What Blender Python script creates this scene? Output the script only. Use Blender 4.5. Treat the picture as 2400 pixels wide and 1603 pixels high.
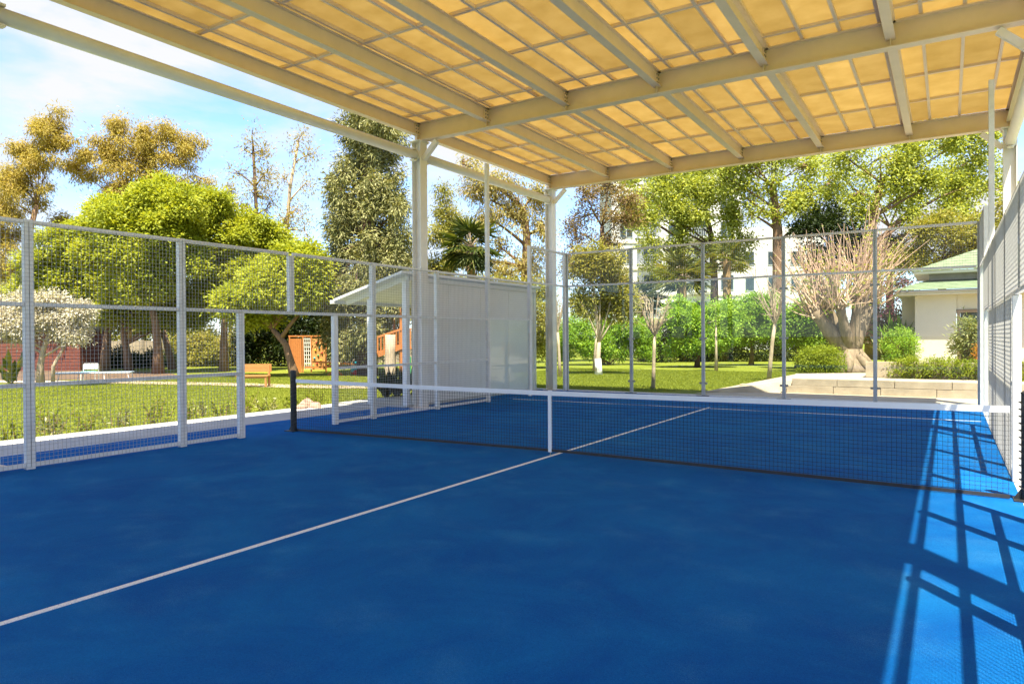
import bpy, math, random
import numpy as np
from mathutils import Vector, Matrix

for o in list(bpy.data.objects):
    bpy.data.objects.remove(o)
scene = bpy.context.scene
COL = scene.collection
R = math.radians
rng = np.random.default_rng(7)
random.seed(7)

# ------------------------------------------------------------------ camera
CAM = np.array([4.4408, -8.10, 1.5616])
YAW, PITCH, ROLL, FPX = -0.5581, -0.0066, -0.0067, 1639.3      # focal length in pixels of a 2400 wide frame
def cam_axes():
    cy, sy, cp, sp = math.cos(YAW), math.sin(YAW), math.cos(PITCH), math.sin(PITCH)
    f = np.array([sy*cp, cy*cp, sp]); r = np.array([cy, -sy, 0.0]); u = np.cross(r, f)
    c, s = math.cos(ROLL), math.sin(ROLL)
    return c*r + s*u, -s*r + c*u, f
RT, UP, FW = cam_axes()
cam = bpy.data.cameras.new('camera')
cam.sensor_fit = 'HORIZONTAL'; cam.sensor_width = 36.0
cam.lens = FPX/2400*36
cam.clip_start = 0.05; cam.clip_end = 3000
cam_o = bpy.data.objects.new('camera', cam); COL.objects.link(cam_o)
m = Matrix.Identity(4)
for i in range(3):
    m[i][0], m[i][1], m[i][2], m[i][3] = RT[i], UP[i], -FW[i], CAM[i]
cam_o.matrix_world = m
scene.camera = cam_o

# ------------------------------------------------------------------ sky, sun, exposure
SUN_DIR = Vector((0.265, -0.345, 1.0)).normalized()
SUN_EL = math.asin(SUN_DIR.z)
SUN_AZ = math.atan2(SUN_DIR.x, SUN_DIR.y)
world = bpy.data.worlds.new('World'); scene.world = world; world.use_nodes = True
nt = world.node_tree; nt.nodes.clear()
def N(t, typ, **kw):
    n = t.nodes.new(typ)
    for k, v in kw.items(): setattr(n, k, v)
    return n
sky = N(nt, 'ShaderNodeTexSky', sky_type='NISHITA', sun_disc=False)
sky.sun_elevation = SUN_EL; sky.sun_rotation = SUN_AZ; sky.air_density = 0.9; sky.dust_density = 0.15; sky.ozone_density = 1.0
tc = N(nt, 'ShaderNodeTexCoord')
mp = N(nt, 'ShaderNodeMapping'); mp.inputs['Scale'].default_value = (1.0, 1.0, 2.6)
nz = N(nt, 'ShaderNodeTexNoise'); nz.inputs['Scale'].default_value = 3.6; nz.inputs['Detail'].default_value = 9; nz.inputs['Roughness'].default_value = 0.55
nz.inputs['Distortion'].default_value = 0.25
rp = N(nt, 'ShaderNodeValToRGB')
rp.color_ramp.elements[0].position = 0.42; rp.color_ramp.elements[0].color = (0, 0, 0, 1)
rp.color_ramp.elements[1].position = 0.62; rp.color_ramp.elements[1].color = (1, 1, 1, 1)
mx = N(nt, 'ShaderNodeMix', data_type='RGBA'); mx.inputs[7].default_value = (2.25, 2.28, 2.36, 1)
bg = N(nt, 'ShaderNodeBackground'); bg.inputs['Strength'].default_value = 0.10
out = N(nt, 'ShaderNodeOutputWorld')
L = nt.links.new
L(tc.outputs['Generated'], mp.inputs['Vector']); L(mp.outputs['Vector'], nz.inputs['Vector']); L(nz.outputs['Fac'], rp.inputs['Fac'])
L(rp.outputs['Color'], mx.inputs[0]); tn = N(nt, 'ShaderNodeMix', data_type='RGBA', blend_type='MULTIPLY'); tn.inputs[0].default_value = 1; tn.inputs[7].default_value = (0.68, 0.79, 0.97, 1)
L(sky.outputs['Color'], tn.inputs[6]); L(tn.outputs[2], mx.inputs[6]); L(mx.outputs[2], bg.inputs['Color']); L(bg.outputs['Background'], out.inputs['Surface'])
sl = bpy.data.lights.new('sun', 'SUN'); sl.energy = 3.7; sl.angle = R(0.53); sl.color = (1.0, 0.93, 0.74)
so = bpy.data.objects.new('sun', sl); COL.objects.link(so)
so.rotation_euler = (-SUN_DIR).to_track_quat('-Z', 'Y').to_euler()
scene.view_settings.view_transform = 'Standard'; scene.view_settings.look = 'None'
scene.view_settings.gamma = 1.0; scene.view_settings.use_curve_mapping = False
scene.view_settings.exposure = 2.1
scene.render.engine = 'CYCLES'
scene.cycles.use_denoising = True
scene.cycles.max_bounces = 8; scene.cycles.diffuse_bounces = 4; scene.cycles.transparent_max_bounces = 20
scene.cycles.caustics_reflective = False; scene.cycles.caustics_refractive = False

# ------------------------------------------------------------------ helpers
def P(px, py, depth):
    """a point at a given depth in metres, seen at (px, py) of a 2348 wide picture (only used to read off real positions)"""
    k = 2400/2348
    x = (px*k - 1200)/FPX; y = -(py*k - 801.5)/FPX
    return CAM + depth*(FW + x*RT + y*UP)
def G(px, depth, z=0.0):
    """the ground point in the direction of px at that depth"""
    p = P(px, 774, depth); p[2] = z
    return p
MPP = lambda d: d*2400/2348/FPX

def tag(o, label=None, cat=None, group=None, kind=None):
    if label: o['label'] = label
    if cat: o['category'] = cat
    if group: o['group'] = group
    if kind: o['kind'] = kind
    return o
def empty(name, loc, label=None, cat=None, group=None):
    o = bpy.data.objects.new(name, None); COL.objects.link(o); o.location = loc
    o.empty_display_size = 0.2
    return tag(o, label, cat, group)
def origin_of(p):
    v = Vector((0, 0, 0))
    while p is not None:
        v = v + p.location; p = p.parent
    return v
def link(name, me, mat, parent=None):
    o = bpy.data.objects.new(name, me); COL.objects.link(o)
    if mat is not None: me.materials.append(mat)
    if parent is not None: o.parent = parent
    return o

class MB:
    def __init__(s): s.v = []; s.f = []; s.sm = False
    def quadbox(s, c):
        n = len(s.v); s.v += [tuple(p) for p in c]
        s.f += [(n, n+3, n+2, n+1), (n+4, n+5, n+6, n+7), (n, n+1, n+5, n+4), (n+1, n+2, n+6, n+5), (n+2, n+3, n+7, n+6), (n+3, n, n+4, n+7)]
    def box(s, x0, x1, y0, y1, z0, z1):
        s.quadbox([(x0,y0,z0),(x1,y0,z0),(x1,y1,z0),(x0,y1,z0),(x0,y0,z1),(x1,y0,z1),(x1,y1,z1),(x0,y1,z1)]); return s
    def bar(s, a, b, w, h=None, up=(0,0,1)):
        a = Vector(a); b = Vector(b); d = (b-a).normalized(); up = Vector(up)
        if abs(d.dot(up)) > 0.99: up = Vector((1,0,0))
        sx = d.cross(up).normalized()*(w/2); sz = sx.cross(d).normalized()*((h or w)/2)
        s.quadbox([a-sx-sz, a+sx-sz, b+sx-sz, b-sx-sz, a-sx+sz, a+sx+sz, b+sx+sz, b-sx+sz]); return s
    def tube(s, pts, radii, n=6, cap=True):
        pts = [Vector(p) for p in pts]
        if not hasattr(radii, '__len__'): radii = [radii]*len(pts)
        base = len(s.v); prev = None
        for i, p in enumerate(pts):
            d = (pts[min(i+1, len(pts)-1)] - pts[max(i-1, 0)]).normalized()
            if prev is None:
                u = d.cross(Vector((0.31, 0.95, 0.05)))
                if u.length < 0.05: u = d.cross(Vector((1, 0, 0)))
            else: u = prev - d*prev.dot(d)
            u.normalize(); prev = u; w = d.cross(u)
            for k in range(n):
                a = 2*math.pi*k/n
                s.v.append(tuple(p + (u*math.cos(a) + w*math.sin(a))*radii[i]))
        for i in range(len(pts)-1):
            for k in range(n):
                a = base+i*n+k; b = base+i*n+(k+1) % n
                s.f.append((a, b, b+n, a+n))
        if cap:
            s.f.append(tuple(base+k for k in range(n))[::-1]); e = base+(len(pts)-1)*n
            s.f.append(tuple(e+k for k in range(n)))
        return s
    def poly(s, pts, ext):
        """a flat polygon pushed along ext into a slab"""
        n = len(s.v); k = len(pts); e = Vector(ext)
        s.v += [tuple(p) for p in pts] + [tuple(Vector(p)+e) for p in pts]
        s.f.append(tuple(range(n+k-1, n-1, -1))); s.f.append(tuple(range(n+k, n+2*k)))
        for i in range(k):
            j = (i+1) % k; s.f.append((n+i, n+j, n+k+j, n+k+i))
        return s
    def build(s, name, mat, parent=None, bevel=0, smooth=False, kind=None):
        me = bpy.data.meshes.new(name)
        o0 = origin_of(parent)
        me.from_pydata([(x-o0.x, y-o0.y, z-o0.z) for x, y, z in s.v], [], s.f)
        if smooth: me.polygons.foreach_set('use_smooth', [True]*len(me.polygons))
        o = link(name, me, mat, parent)
        if bevel:
            b = o.modifiers.new('bevel', 'BEVEL'); b.width = bevel; b.segments = 2; b.limit_method = 'ANGLE'
        if kind: o['kind'] = kind
        return o

# ------------------------------------------------------------------ materials
def new_mat(name):
    mt = bpy.data.materials.new(name); mt.use_nodes = True
    t = mt.node_tree; t.nodes.clear()
    return mt, t, N(t, 'ShaderNodeOutputMaterial')
def pm(name, col, rough=0.6, var=0.12, scale=4.0, bump=0.0, bscale=40.0, metal=0.0, spec=0.4, stretch=(1,1,1), col2=None, detail=6, coat=0.0):
    mt, t, o = new_mat(name)
    b = N(t, 'ShaderNodeBsdfPrincipled'); b.inputs['Roughness'].default_value = rough; b.inputs['Metallic'].default_value = metal
    b.inputs['Specular IOR Level'].default_value = spec; b.inputs['Coat Weight'].default_value = coat
    c = N(t, 'ShaderNodeTexCoord'); mpn = N(t, 'ShaderNodeMapping'); mpn.inputs['Scale'].default_value = stretch
    n = N(t, 'ShaderNodeTexNoise'); n.inputs['Scale'].default_value = scale; n.inputs['Detail'].default_value = detail; n.inputs['Roughness'].default_value = 0.6
    r = N(t, 'ShaderNodeValToRGB')
    hi = col2 or [min(1, x*(1+var)) for x in col]; lo = [x*(1-var) for x in col] if col2 is None else col
    r.color_ramp.elements[0].position = 0.3; r.color_ramp.elements[0].color = (*lo, 1)
    r.color_ramp.elements[1].position = 0.7; r.color_ramp.elements[1].color = (*hi, 1)
    t.links.new(c.outputs['Object'], mpn.inputs[0]); t.links.new(mpn.outputs[0], n.inputs['Vector'])
    t.links.new(n.outputs['Fac'], r.inputs['Fac']); t.links.new(r.outputs['Color'], b.inputs['Base Color'])
    if bump:
        n2 = N(t, 'ShaderNodeTexNoise'); n2.inputs['Scale'].default_value = bscale; n2.inputs['Detail'].default_value = 5
        bp = N(t, 'ShaderNodeBump'); bp.inputs['Strength'].default_value = bump; bp.inputs['Distance'].default_value = 0.02
        t.links.new(mpn.outputs[0], n2.inputs['Vector']); t.links.new(n2.outputs['Fac'], bp.inputs['Height']); t.links.new(bp.outputs[0], b.inputs['Normal'])
    t.links.new(b.outputs[0], o.inputs[0])
    return mt
def leaf_mat(name, cols, trans=0.35, rough=0.5):
    mt, t, o = new_mat(name)
    a = N(t, 'ShaderNodeAttribute', attribute_name='leafrand')
    r = N(t, 'ShaderNodeValToRGB'); els = r.color_ramp.elements
    for i, c in enumerate(cols):
        pos = i/(len(cols)-1)
        e = els[i] if i < 2 else els.new(pos)
        e.position = pos; e.color = (*c, 1)
    b = N(t, 'ShaderNodeBsdfPrincipled'); b.inputs['Roughness'].default_value = rough; b.inputs['Specular IOR Level'].default_value = 0.2
    tr = N(t, 'ShaderNodeBsdfTranslucent'); ms = N(t, 'ShaderNodeMixShader'); ms.inputs[0].default_value = trans
    g = N(t, 'ShaderNodeMix', data_type='RGBA', blend_type='MULTIPLY'); g.inputs[0].default_value = 1; g.inputs[7].default_value = (1.5, 1.35, 0.6, 1)
    t.links.new(a.outputs['Fac'], r.inputs['Fac']); t.links.new(r.outputs['Color'], b.inputs['Base Color'])
    t.links.new(r.outputs['Color'], g.inputs[6]); t.links.new(g.outputs[2], tr.inputs['Color'])
    t.links.new(b.outputs[0], ms.inputs[1]); t.links.new(tr.outputs[0], ms.inputs[2]); t.links.new(ms.outputs[0], o.inputs[0])
    return mt
def glass_mat(name, tint=(0.9, 0.97, 0.94), base=0.05):
    mt, t, o = new_mat(name)
    tr = N(t, 'ShaderNodeBsdfTransparent'); tr.inputs[0].default_value = (*tint, 1)
    gl = N(t, 'ShaderNodeBsdfGlossy'); gl.inputs['Roughness'].default_value = 0.0; gl.inputs['Color'].default_value = (1, 1, 1, 1)
    lw = N(t, 'ShaderNodeLayerWeight'); lw.inputs['Blend'].default_value = 0.5
    pw = N(t, 'ShaderNodeMath', operation='POWER'); pw.inputs[1].default_value = 5.0
    fr = N(t, 'ShaderNodeMath', operation='MULTIPLY_ADD'); fr.inputs[1].default_value = 0.80; fr.inputs[2].default_value = 0.016
    t.links.new(lw.outputs['Facing'], pw.inputs[0]); t.links.new(pw.outputs[0], fr.inputs[0])
    ms = N(t, 'ShaderNodeMixShader')
    t.links.new(fr.outputs[0], ms.inputs[0]); t.links.new(tr.outputs[0], ms.inputs[1]); t.links.new(gl.outputs[0], ms.inputs[2]); t.links.new(ms.outputs[0], o.inputs[0])
    return mt

def court_mat():
    mt, t, o = new_mat('blue_court_turf')
    b = N(t, 'ShaderNodeBsdfPrincipled'); b.inputs['Roughness'].default_value = 0.9; b.inputs['Specular IOR Level'].default_value = 0.08
    c = N(t, 'ShaderNodeTexCoord')
    n1 = N(t, 'ShaderNodeTexNoise'); n1.inputs['Scale'].default_value = 0.9; n1.inputs['Detail'].default_value = 8; n1.inputs['Roughness'].default_value = 0.7; n1.inputs['Distortion'].default_value = 0.6
    r1 = N(t, 'ShaderNodeValToRGB')
    r1.color_ramp.elements[0].position = 0.35; r1.color_ramp.elements[0].color = (0.0018, 0.086, 0.335, 1)
    r1.color_ramp.elements[1].position = 0.78; r1.color_ramp.elements[1].color = (0.0045, 0.150, 0.44, 1)
    n2 = N(t, 'ShaderNodeTexNoise'); n2.inputs['Scale'].default_value = 110; n2.inputs['Detail'].default_value = 6; n2.inputs['Roughness'].default_value = 0.75
    r2 = N(t, 'ShaderNodeValToRGB')
    r2.color_ramp.elements[0].position = 0.35; r2.color_ramp.elements[0].color = (0.72, 0.72, 0.72, 1)
    r2.color_ramp.elements[1].position = 0.68; r2.color_ramp.elements[1].color = (1.28, 1.25, 1.2, 1)
    # sand left on the turf: pale specks gathered in patches
    n3 = N(t, 'ShaderNodeTexNoise'); n3.inputs['Scale'].default_value = 2.3; n3.inputs['Detail'].default_value = 4
    n4 = N(t, 'ShaderNodeTexNoise'); n4.inputs['Scale'].default_value = 260; n4.inputs['Detail'].default_value = 1
    ad = N(t, 'ShaderNodeMath', operation='MULTIPLY'); rs = N(t, 'ShaderNodeValToRGB')
    rs.color_ramp.elements[0].position = 0.30; rs.color_ramp.elements[0].color = (0, 0, 0, 1)
    rs.color_ramp.elements[1].position = 0.5; rs.color_ramp.elements[1].color = (0.55, 0.55, 0.55, 1)
    mu = N(t, 'ShaderNodeMix', data_type='RGBA', blend_type='MULTIPLY'); mu.inputs[0].default_value = 1
    mz = N(t, 'ShaderNodeMix', data_type='RGBA'); mz.inputs[7].default_value = (0.06, 0.25, 0.48, 1)
    bp = N(t, 'ShaderNodeBump'); bp.inputs['Strength'].default_value = 0.55; bp.inputs['Distance'].default_value = 0.012
    K = t.links.new
    mr = N(t, 'ShaderNodeMapping'); mr.inputs['Rotation'].default_value = (0.7, 0.5, 0.62); K(c.outputs['Object'], mr.inputs[0])
    for n in (n1, n2, n3, n4): K(mr.outputs[0], n.inputs['Vector'])
    n2.inputs['Distortion'].default_value = 1.2
    K(n1.outputs['Fac'], r1.inputs['Fac']); K(n2.outputs['Fac'], r2.inputs['Fac']); K(r1.outputs['Color'], mu.inputs[6]); K(r2.outputs['Color'], mu.inputs[7])
    K(n3.outputs['Fac'], ad.inputs[0]); K(n4.outputs['Fac'], ad.inputs[1]); K(ad.outputs[0], rs.inputs['Fac'])
    K(rs.outputs['Color'], mz.inputs[0]); K(mu.outputs[2], mz.inputs[6]); K(mz.outputs[2], b.inputs['Base Color'])
    K(n2.outputs['Fac'], bp.inputs['Height']); K(bp.outputs[0], b.inputs['Normal']); K(b.outputs[0], o.inputs[0])
    return mt
def line_mat():
    mt, t, o = new_mat('worn_white_line')
    b = N(t, 'ShaderNodeBsdfPrincipled'); b.inputs['Roughness'].default_value = 0.8
    c = N(t, 'ShaderNodeTexCoord')
    n = N(t, 'ShaderNodeTexNoise'); n.inputs['Scale'].default_value = 120; n.inputs['Detail'].default_value = 4; n.inputs['Roughness'].default_value = 0.8
    r = N(t, 'ShaderNodeValToRGB')
    r.color_ramp.elements[0].position = 0.36; r.color_ramp.elements[0].color = (0.10, 0.22, 0.45, 1)
    r.color_ramp.elements[1].position = 0.46; r.color_ramp.elements[1].color = (0.74, 0.75, 0.74, 1)
    t.links.new(c.outputs['Object'], n.inputs['Vector']); t.links.new(n.outputs['Fac'], r.inputs['Fac']); t.links.new(r.outputs['Color'], b.inputs['Base Color']); t.links.new(b.outputs[0], o.inputs[0])
    return mt
def panel_mat():
    mt, t, o = new_mat('amber_roof_panel')
    c = N(t, 'ShaderNodeTexCoord')
    n = N(t, 'ShaderNodeTexNoise'); n.inputs['Scale'].default_value = 2.2; n.inputs['Detail'].default_value = 6; n.inputs['Roughness'].default_value = 0.65
    r = N(t, 'ShaderNodeValToRGB')
    r.color_ramp.elements[0].position = 0.3; r.color_ramp.elements[0].color = (0.50, 0.385, 0.180, 1)
    r.color_ramp.elements[1].position = 0.75; r.color_ramp.elements[1].color = (0.60, 0.48, 0.255, 1)
    df = N(t, 'ShaderNodeBsdfDiffuse'); tr = N(t, 'ShaderNodeBsdfTranslucent'); ms = N(t, 'ShaderNodeMixShader'); ms.inputs[0].default_value = 0.66
    K = t.links.new
    K(c.outputs['Object'], n.inputs['Vector']); K(n.outputs['Fac'], r.inputs['Fac']); oi = N(t, 'ShaderNodeObjectInfo'); hv = N(t, 'ShaderNodeHueSaturation'); mrg = N(t, 'ShaderNodeMapRange'); mrg.inputs[3].default_value = 0.86; mrg.inputs[4].default_value = 1.06
    K(oi.outputs['Random'], mrg.inputs[0]); K(mrg.outputs[0], hv.inputs['Value']); K(r.outputs['Color'], hv.inputs['Color'])
    K(hv.outputs[0], df.inputs['Color']); K(hv.outputs[0], tr.inputs['Color'])
    K(df.outputs[0], ms.inputs[1]); K(tr.outputs[0], ms.inputs[2]); K(ms.outputs[0], o.inputs[0])
    return mt
def brickish(name, c1, c2, scale): return pm(name, c1, 0.85, col2=c2, scale=scale, bump=0.3, bscale=30)

M = dict(
    court=court_mat(), line=line_mat(), panel=panel_mat(), glass=glass_mat('court_glass', (0.955, 0.985, 0.97)), window_glass=glass_mat('window_glass', (0.6, 0.64, 0.66)),
    steel=pm('painted_cream_steel', (0.74, 0.61, 0.50), 0.45, 0.05, 3, bump=0.04, bscale=90),
    column=pm('painted_white_steel', (0.78, 0.74, 0.69), 0.45, 0.05, 3, bump=0.04, bscale=90),
    fence=pm('galvanised_light_steel', (0.74, 0.73, 0.71), 0.45, 0.10, 9, bump=0.05, bscale=120, metal=0.0),
    endpost=pm('grey_steel_post', (0.42, 0.45, 0.46), 0.45, 0.10, 9, bump=0.05, bscale=120),
    wire=pm('galvanised_wire', (0.36, 0.355, 0.34), 0.5, 0.15, 30),
    bolt=pm('bolt_steel', (0.28, 0.27, 0.24), 0.4, 0.2, 40, metal=0.5),
    black=pm('black_paint', (0.022, 0.024, 0.026), 0.45, 0.2, 8),
    cord=pm('black_net_cord', (0.016, 0.016, 0.018), 0.8, 0.2, 30),
    tape=pm('white_net_tape', (0.80, 0.81, 0.84), 0.7, 0.04, 6, bump=0.1, bscale=150),
    darktape=pm('dark_net_band', (0.035, 0.034, 0.036), 0.7, 0.2, 12),
    concrete=pm('pale_concrete', (0.42, 0.41, 0.395), 0.85, 0.12, 1.6, bump=0.25, bscale=60),
    stone=pm('pale_paving_stone', (0.40, 0.325, 0.24), 0.8, 0.2, 2.5, bump=0.3, bscale=35),
    sandpath=pm('pinkish_sand_path', (0.48, 0.36, 0.28), 0.9, 0.15, 2.2, bump=0.3, bscale=50),
    soil=pm('brown_soil', (0.12, 0.075, 0.045), 0.95, 0.3, 3, bump=0.5, bscale=25),
    shelter=pm('grey_shelter_panel', (0.74, 0.71, 0.68), 0.55, 0.03, 2),
    sheltertrim=pm('white_shelter_frame', (0.78, 0.78, 0.78), 0.45, 0.05, 4),
    stucco=pm('cream_stucco', (0.62, 0.56, 0.46), 0.9, 0.04, 1.2, bump=0.12, bscale=90),
    white=pm('white_render', (0.64, 0.63, 0.61), 0.85, 0.05, 0.6, bump=0.05, bscale=30),
    shutter=pm('blue_grey_shutter', (0.42, 0.44, 0.46), 0.6, 0.2, 2),
    roofgreen=pm('weathered_green_shingle', (0.19, 0.235, 0.135), 0.85, 0.25, 5, bump=0.4, bscale=24),
    gutter=pm('grey_brown_gutter', (0.20, 0.18, 0.16), 0.5, 0.15, 5),
    doorwood=pm('brown_door_wood', (0.30, 0.20, 0.13), 0.55, 0.2, 6, stretch=(14, 14, 1)),
    curtain=pm('beige_curtain', (0.36, 0.29, 0.22), 0.9, 0.2, 5, stretch=(9, 9, 0.4)),
    redwall=pm('dark_red_boards', (0.15, 0.045, 0.03), 0.8, 0.25, 4, stretch=(1, 1, 6), bump=0.2),
    beigewall=pm('beige_garden_wall', (0.33, 0.27, 0.20), 0.9, 0.2, 1.5, bump=0.2, bscale=20),
    wood=pm('orange_playground_wood', (0.46, 0.17, 0.045), 0.6, 0.22, 5, stretch=(3, 3, 14), bump=0.1),
    benchwood=pm('warm_bench_wood', (0.42, 0.19, 0.06), 0.55, 0.2, 5, stretch=(2, 14, 14)),
    board=pm('climbing_plywood', (0.58, 0.29, 0.09), 0.6, 0.15, 3),
    rope=pm('pale_rope', (0.66, 0.60, 0.50), 0.9, 0.1, 20),
    turquoise=pm('turquoise_plastic', (0.02, 0.42, 0.52), 0.35, 0.08, 4),
    yellowp=pm('yellow_plastic', (0.65, 0.40, 0.03), 0.4, 0.08, 4),
    red=pm('red_plastic', (0.50, 0.05, 0.04), 0.4, 0.1, 4),
    green=pm('green_plastic', (0.05, 0.28, 0.10), 0.4, 0.1, 4),
    tabletop=pm('pale_blue_table_top', (0.42, 0.52, 0.62), 0.5, 0.08, 4),
    rock=pm('pink_beige_rock', (0.36, 0.25, 0.19), 0.9, 0.25, 3, bump=0.7, bscale=9),
    bark=pm('brown_bark', (0.20, 0.12, 0.07), 0.9, 0.35, 5, stretch=(3, 3, 0.8), bump=0.7, bscale=14),
    palebark=pm('pale_bark', (0.40, 0.31, 0.22), 0.9, 0.25, 5, stretch=(3, 3, 0.8), bump=0.5, bscale=14),
    ficusbark=pm('grey_brown_ficus_bark', (0.21, 0.15, 0.10), 0.9, 0.35, 2.6, stretch=(3, 3, 0.6), bump=0.9, bscale=6),
    whitebark=pm('whitewashed_bark', (0.66, 0.64, 0.60), 0.9, 0.2, 4, bump=0.5, bscale=20),
    darkbark=pm('dark_bark', (0.10, 0.06, 0.04), 0.9, 0.3, 5, bump=0.6, bscale=14),
    whip=pm('pinkish_whip_bark', (0.50, 0.34, 0.24), 0.8, 0.2, 4),
    palmbark=pm('palm_trunk', (0.30, 0.20, 0.10), 0.95, 0.4, 4, stretch=(1, 1, 5), bump=0.8, bscale=12),
    l_camphor=leaf_mat('camphor_leaf', [(0.126, 0.162, 0.012), (0.252, 0.294, 0.0216), (0.372, 0.402, 0.0336), (0.48, 0.486, 0.066)], 0.4),
    l_euc=leaf_mat('eucalyptus_leaf', [(0.1725, 0.1437, 0.0207), (0.322, 0.2587, 0.0437), (0.4255, 0.345, 0.0805), (0.5175, 0.3795, 0.1725)], 0.4),
    l_sparse=leaf_mat('sparse_leaf', [(0.20, 0.18, 0.025), (0.34, 0.28, 0.045), (0.40, 0.32, 0.08)], 0.4),
    l_cyp=leaf_mat('cypress_spray', [(0.0345, 0.046, 0.0115), (0.1794, 0.1868, 0.0598), (0.3289, 0.314, 0.1271), (0.4336, 0.3961, 0.1943)], 0.2),
    l_white=leaf_mat('white_blossom', [(0.10, 0.11, 0.04), (0.44, 0.40, 0.32), (0.62, 0.58, 0.50), (0.72, 0.68, 0.60)], 0.25),
    l_pepper=leaf_mat('pepper_leaf', [(0.154, 0.143, 0.033), (0.308, 0.275, 0.066), (0.418, 0.352, 0.132), (0.473, 0.341, 0.209)], 0.4),
    l_plane=leaf_mat('plane_leaf', [(0.1035, 0.1449, 0.0193), (0.2622, 0.3105, 0.0483), (0.414, 0.4554, 0.0966), (0.5382, 0.5658, 0.1794)], 0.45),
    l_citrus=leaf_mat('citrus_leaf', [(0.062, 0.138, 0.0124), (0.1588, 0.2898, 0.0248), (0.276, 0.414, 0.0386), (0.4002, 0.5106, 0.0828)], 0.35, 0.4),
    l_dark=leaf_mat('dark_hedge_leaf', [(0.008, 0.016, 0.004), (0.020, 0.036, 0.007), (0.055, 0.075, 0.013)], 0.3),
    l_mag=leaf_mat('olive_green_leaf', [(0.0825, 0.0935, 0.0132), (0.209, 0.2145, 0.033), (0.33, 0.308, 0.0605), (0.418, 0.341, 0.11)], 0.35),
    l_bush=leaf_mat('bright_bush_leaf', [(0.085, 0.125, 0.010), (0.21, 0.26, 0.018), (0.33, 0.36, 0.04)], 0.4),
    l_brown=leaf_mat('purple_brown_leaf', [(0.09, 0.055, 0.03), (0.22, 0.15, 0.07), (0.33, 0.28, 0.07)], 0.35),
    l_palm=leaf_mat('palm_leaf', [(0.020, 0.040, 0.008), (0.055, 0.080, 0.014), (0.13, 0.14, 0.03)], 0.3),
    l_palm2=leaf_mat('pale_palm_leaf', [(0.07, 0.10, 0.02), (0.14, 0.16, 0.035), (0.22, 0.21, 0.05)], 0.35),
    l_varieg=leaf_mat('variegated_leaf', [(0.06, 0.09, 0.02), (0.22, 0.24, 0.08), (0.50, 0.48, 0.28)], 0.3),
    l_boug=leaf_mat('bougainvillea_leaf', [(0.04, 0.055, 0.015), (0.09, 0.10, 0.03), (0.16, 0.06, 0.06), (0.30, 0.03, 0.14)], 0.3),
    l_orange=leaf_mat('orange_flower', [(0.12, 0.16, 0.02), (0.5, 0.22, 0.02), (0.6, 0.16, 0.02)], 0.3),
    l_grass=leaf_mat('lawn_blade', [(0.12, 0.155, 0.016), (0.20, 0.235, 0.026), (0.29, 0.31, 0.045)], 0.35, 0.6),
)
def lawn_mat():
    mt, t, o = new_mat('lawn_ground')
    b = N(t, 'ShaderNodeBsdfPrincipled'); b.inputs['Roughness'].default_value = 0.95; b.inputs['Specular IOR Level'].default_value = 0.1
    c = N(t, 'ShaderNodeTexCoord')
    n1 = N(t, 'ShaderNodeTexNoise'); n1.inputs['Scale'].default_value = 0.5; n1.inputs['Detail'].default_value = 8; n1.inputs['Roughness'].default_value = 0.7
    n2 = N(t, 'ShaderNodeTexNoise'); n2.inputs['Scale'].default_value = 26; n2.inputs['Detail'].default_value = 4; n2.inputs['Roughness'].default_value = 0.7
    r1 = N(t, 'ShaderNodeValToRGB')
    r1.color_ramp.elements[0].position = 0.3; r1.color_ramp.elements[0].color = (0.135, 0.165, 0.020, 1)
    r1.color_ramp.elements[1].position = 0.7; r1.color_ramp.elements[1].color = (0.235, 0.25, 0.035, 1)
    r2 = N(t, 'ShaderNodeValToRGB')
    r2.color_ramp.elements[0].position = 0.3; r2.color_ramp.elements[0].color = (0.55, 0.6, 0.5, 1)
    r2.color_ramp.elements[1].position = 0.7; r2.color_ramp.elements[1].color = (1.3, 1.25, 1.2, 1)
    mu = N(t, 'ShaderNodeMix', data_type='RGBA', blend_type='MULTIPLY'); mu.inputs[0].default_value = 1
    bp = N(t, 'ShaderNodeBump'); bp.inputs['Strength'].default_value = 0.8; bp.inputs['Distance'].default_value = 0.05
    K = t.links.new
    K(c.outputs['Object'], n1.inputs['Vector']); K(c.outputs['Object'], n2.inputs['Vector']); K(n1.outputs['Fac'], r1.inputs['Fac']); K(n2.outputs['Fac'], r2.inputs['Fac'])
    K(r1.outputs['Color'], mu.inputs[6]); K(r2.outputs['Color'], mu.inputs[7]); K(mu.outputs[2], b.inputs['Base Color'])
    K(n2.outputs['Fac'], bp.inputs['Height']); K(bp.outputs[0], b.inputs['Normal']); K(b.outputs[0], o.inputs[0])
    return mt
M['lawn'] = lawn_mat()

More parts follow.
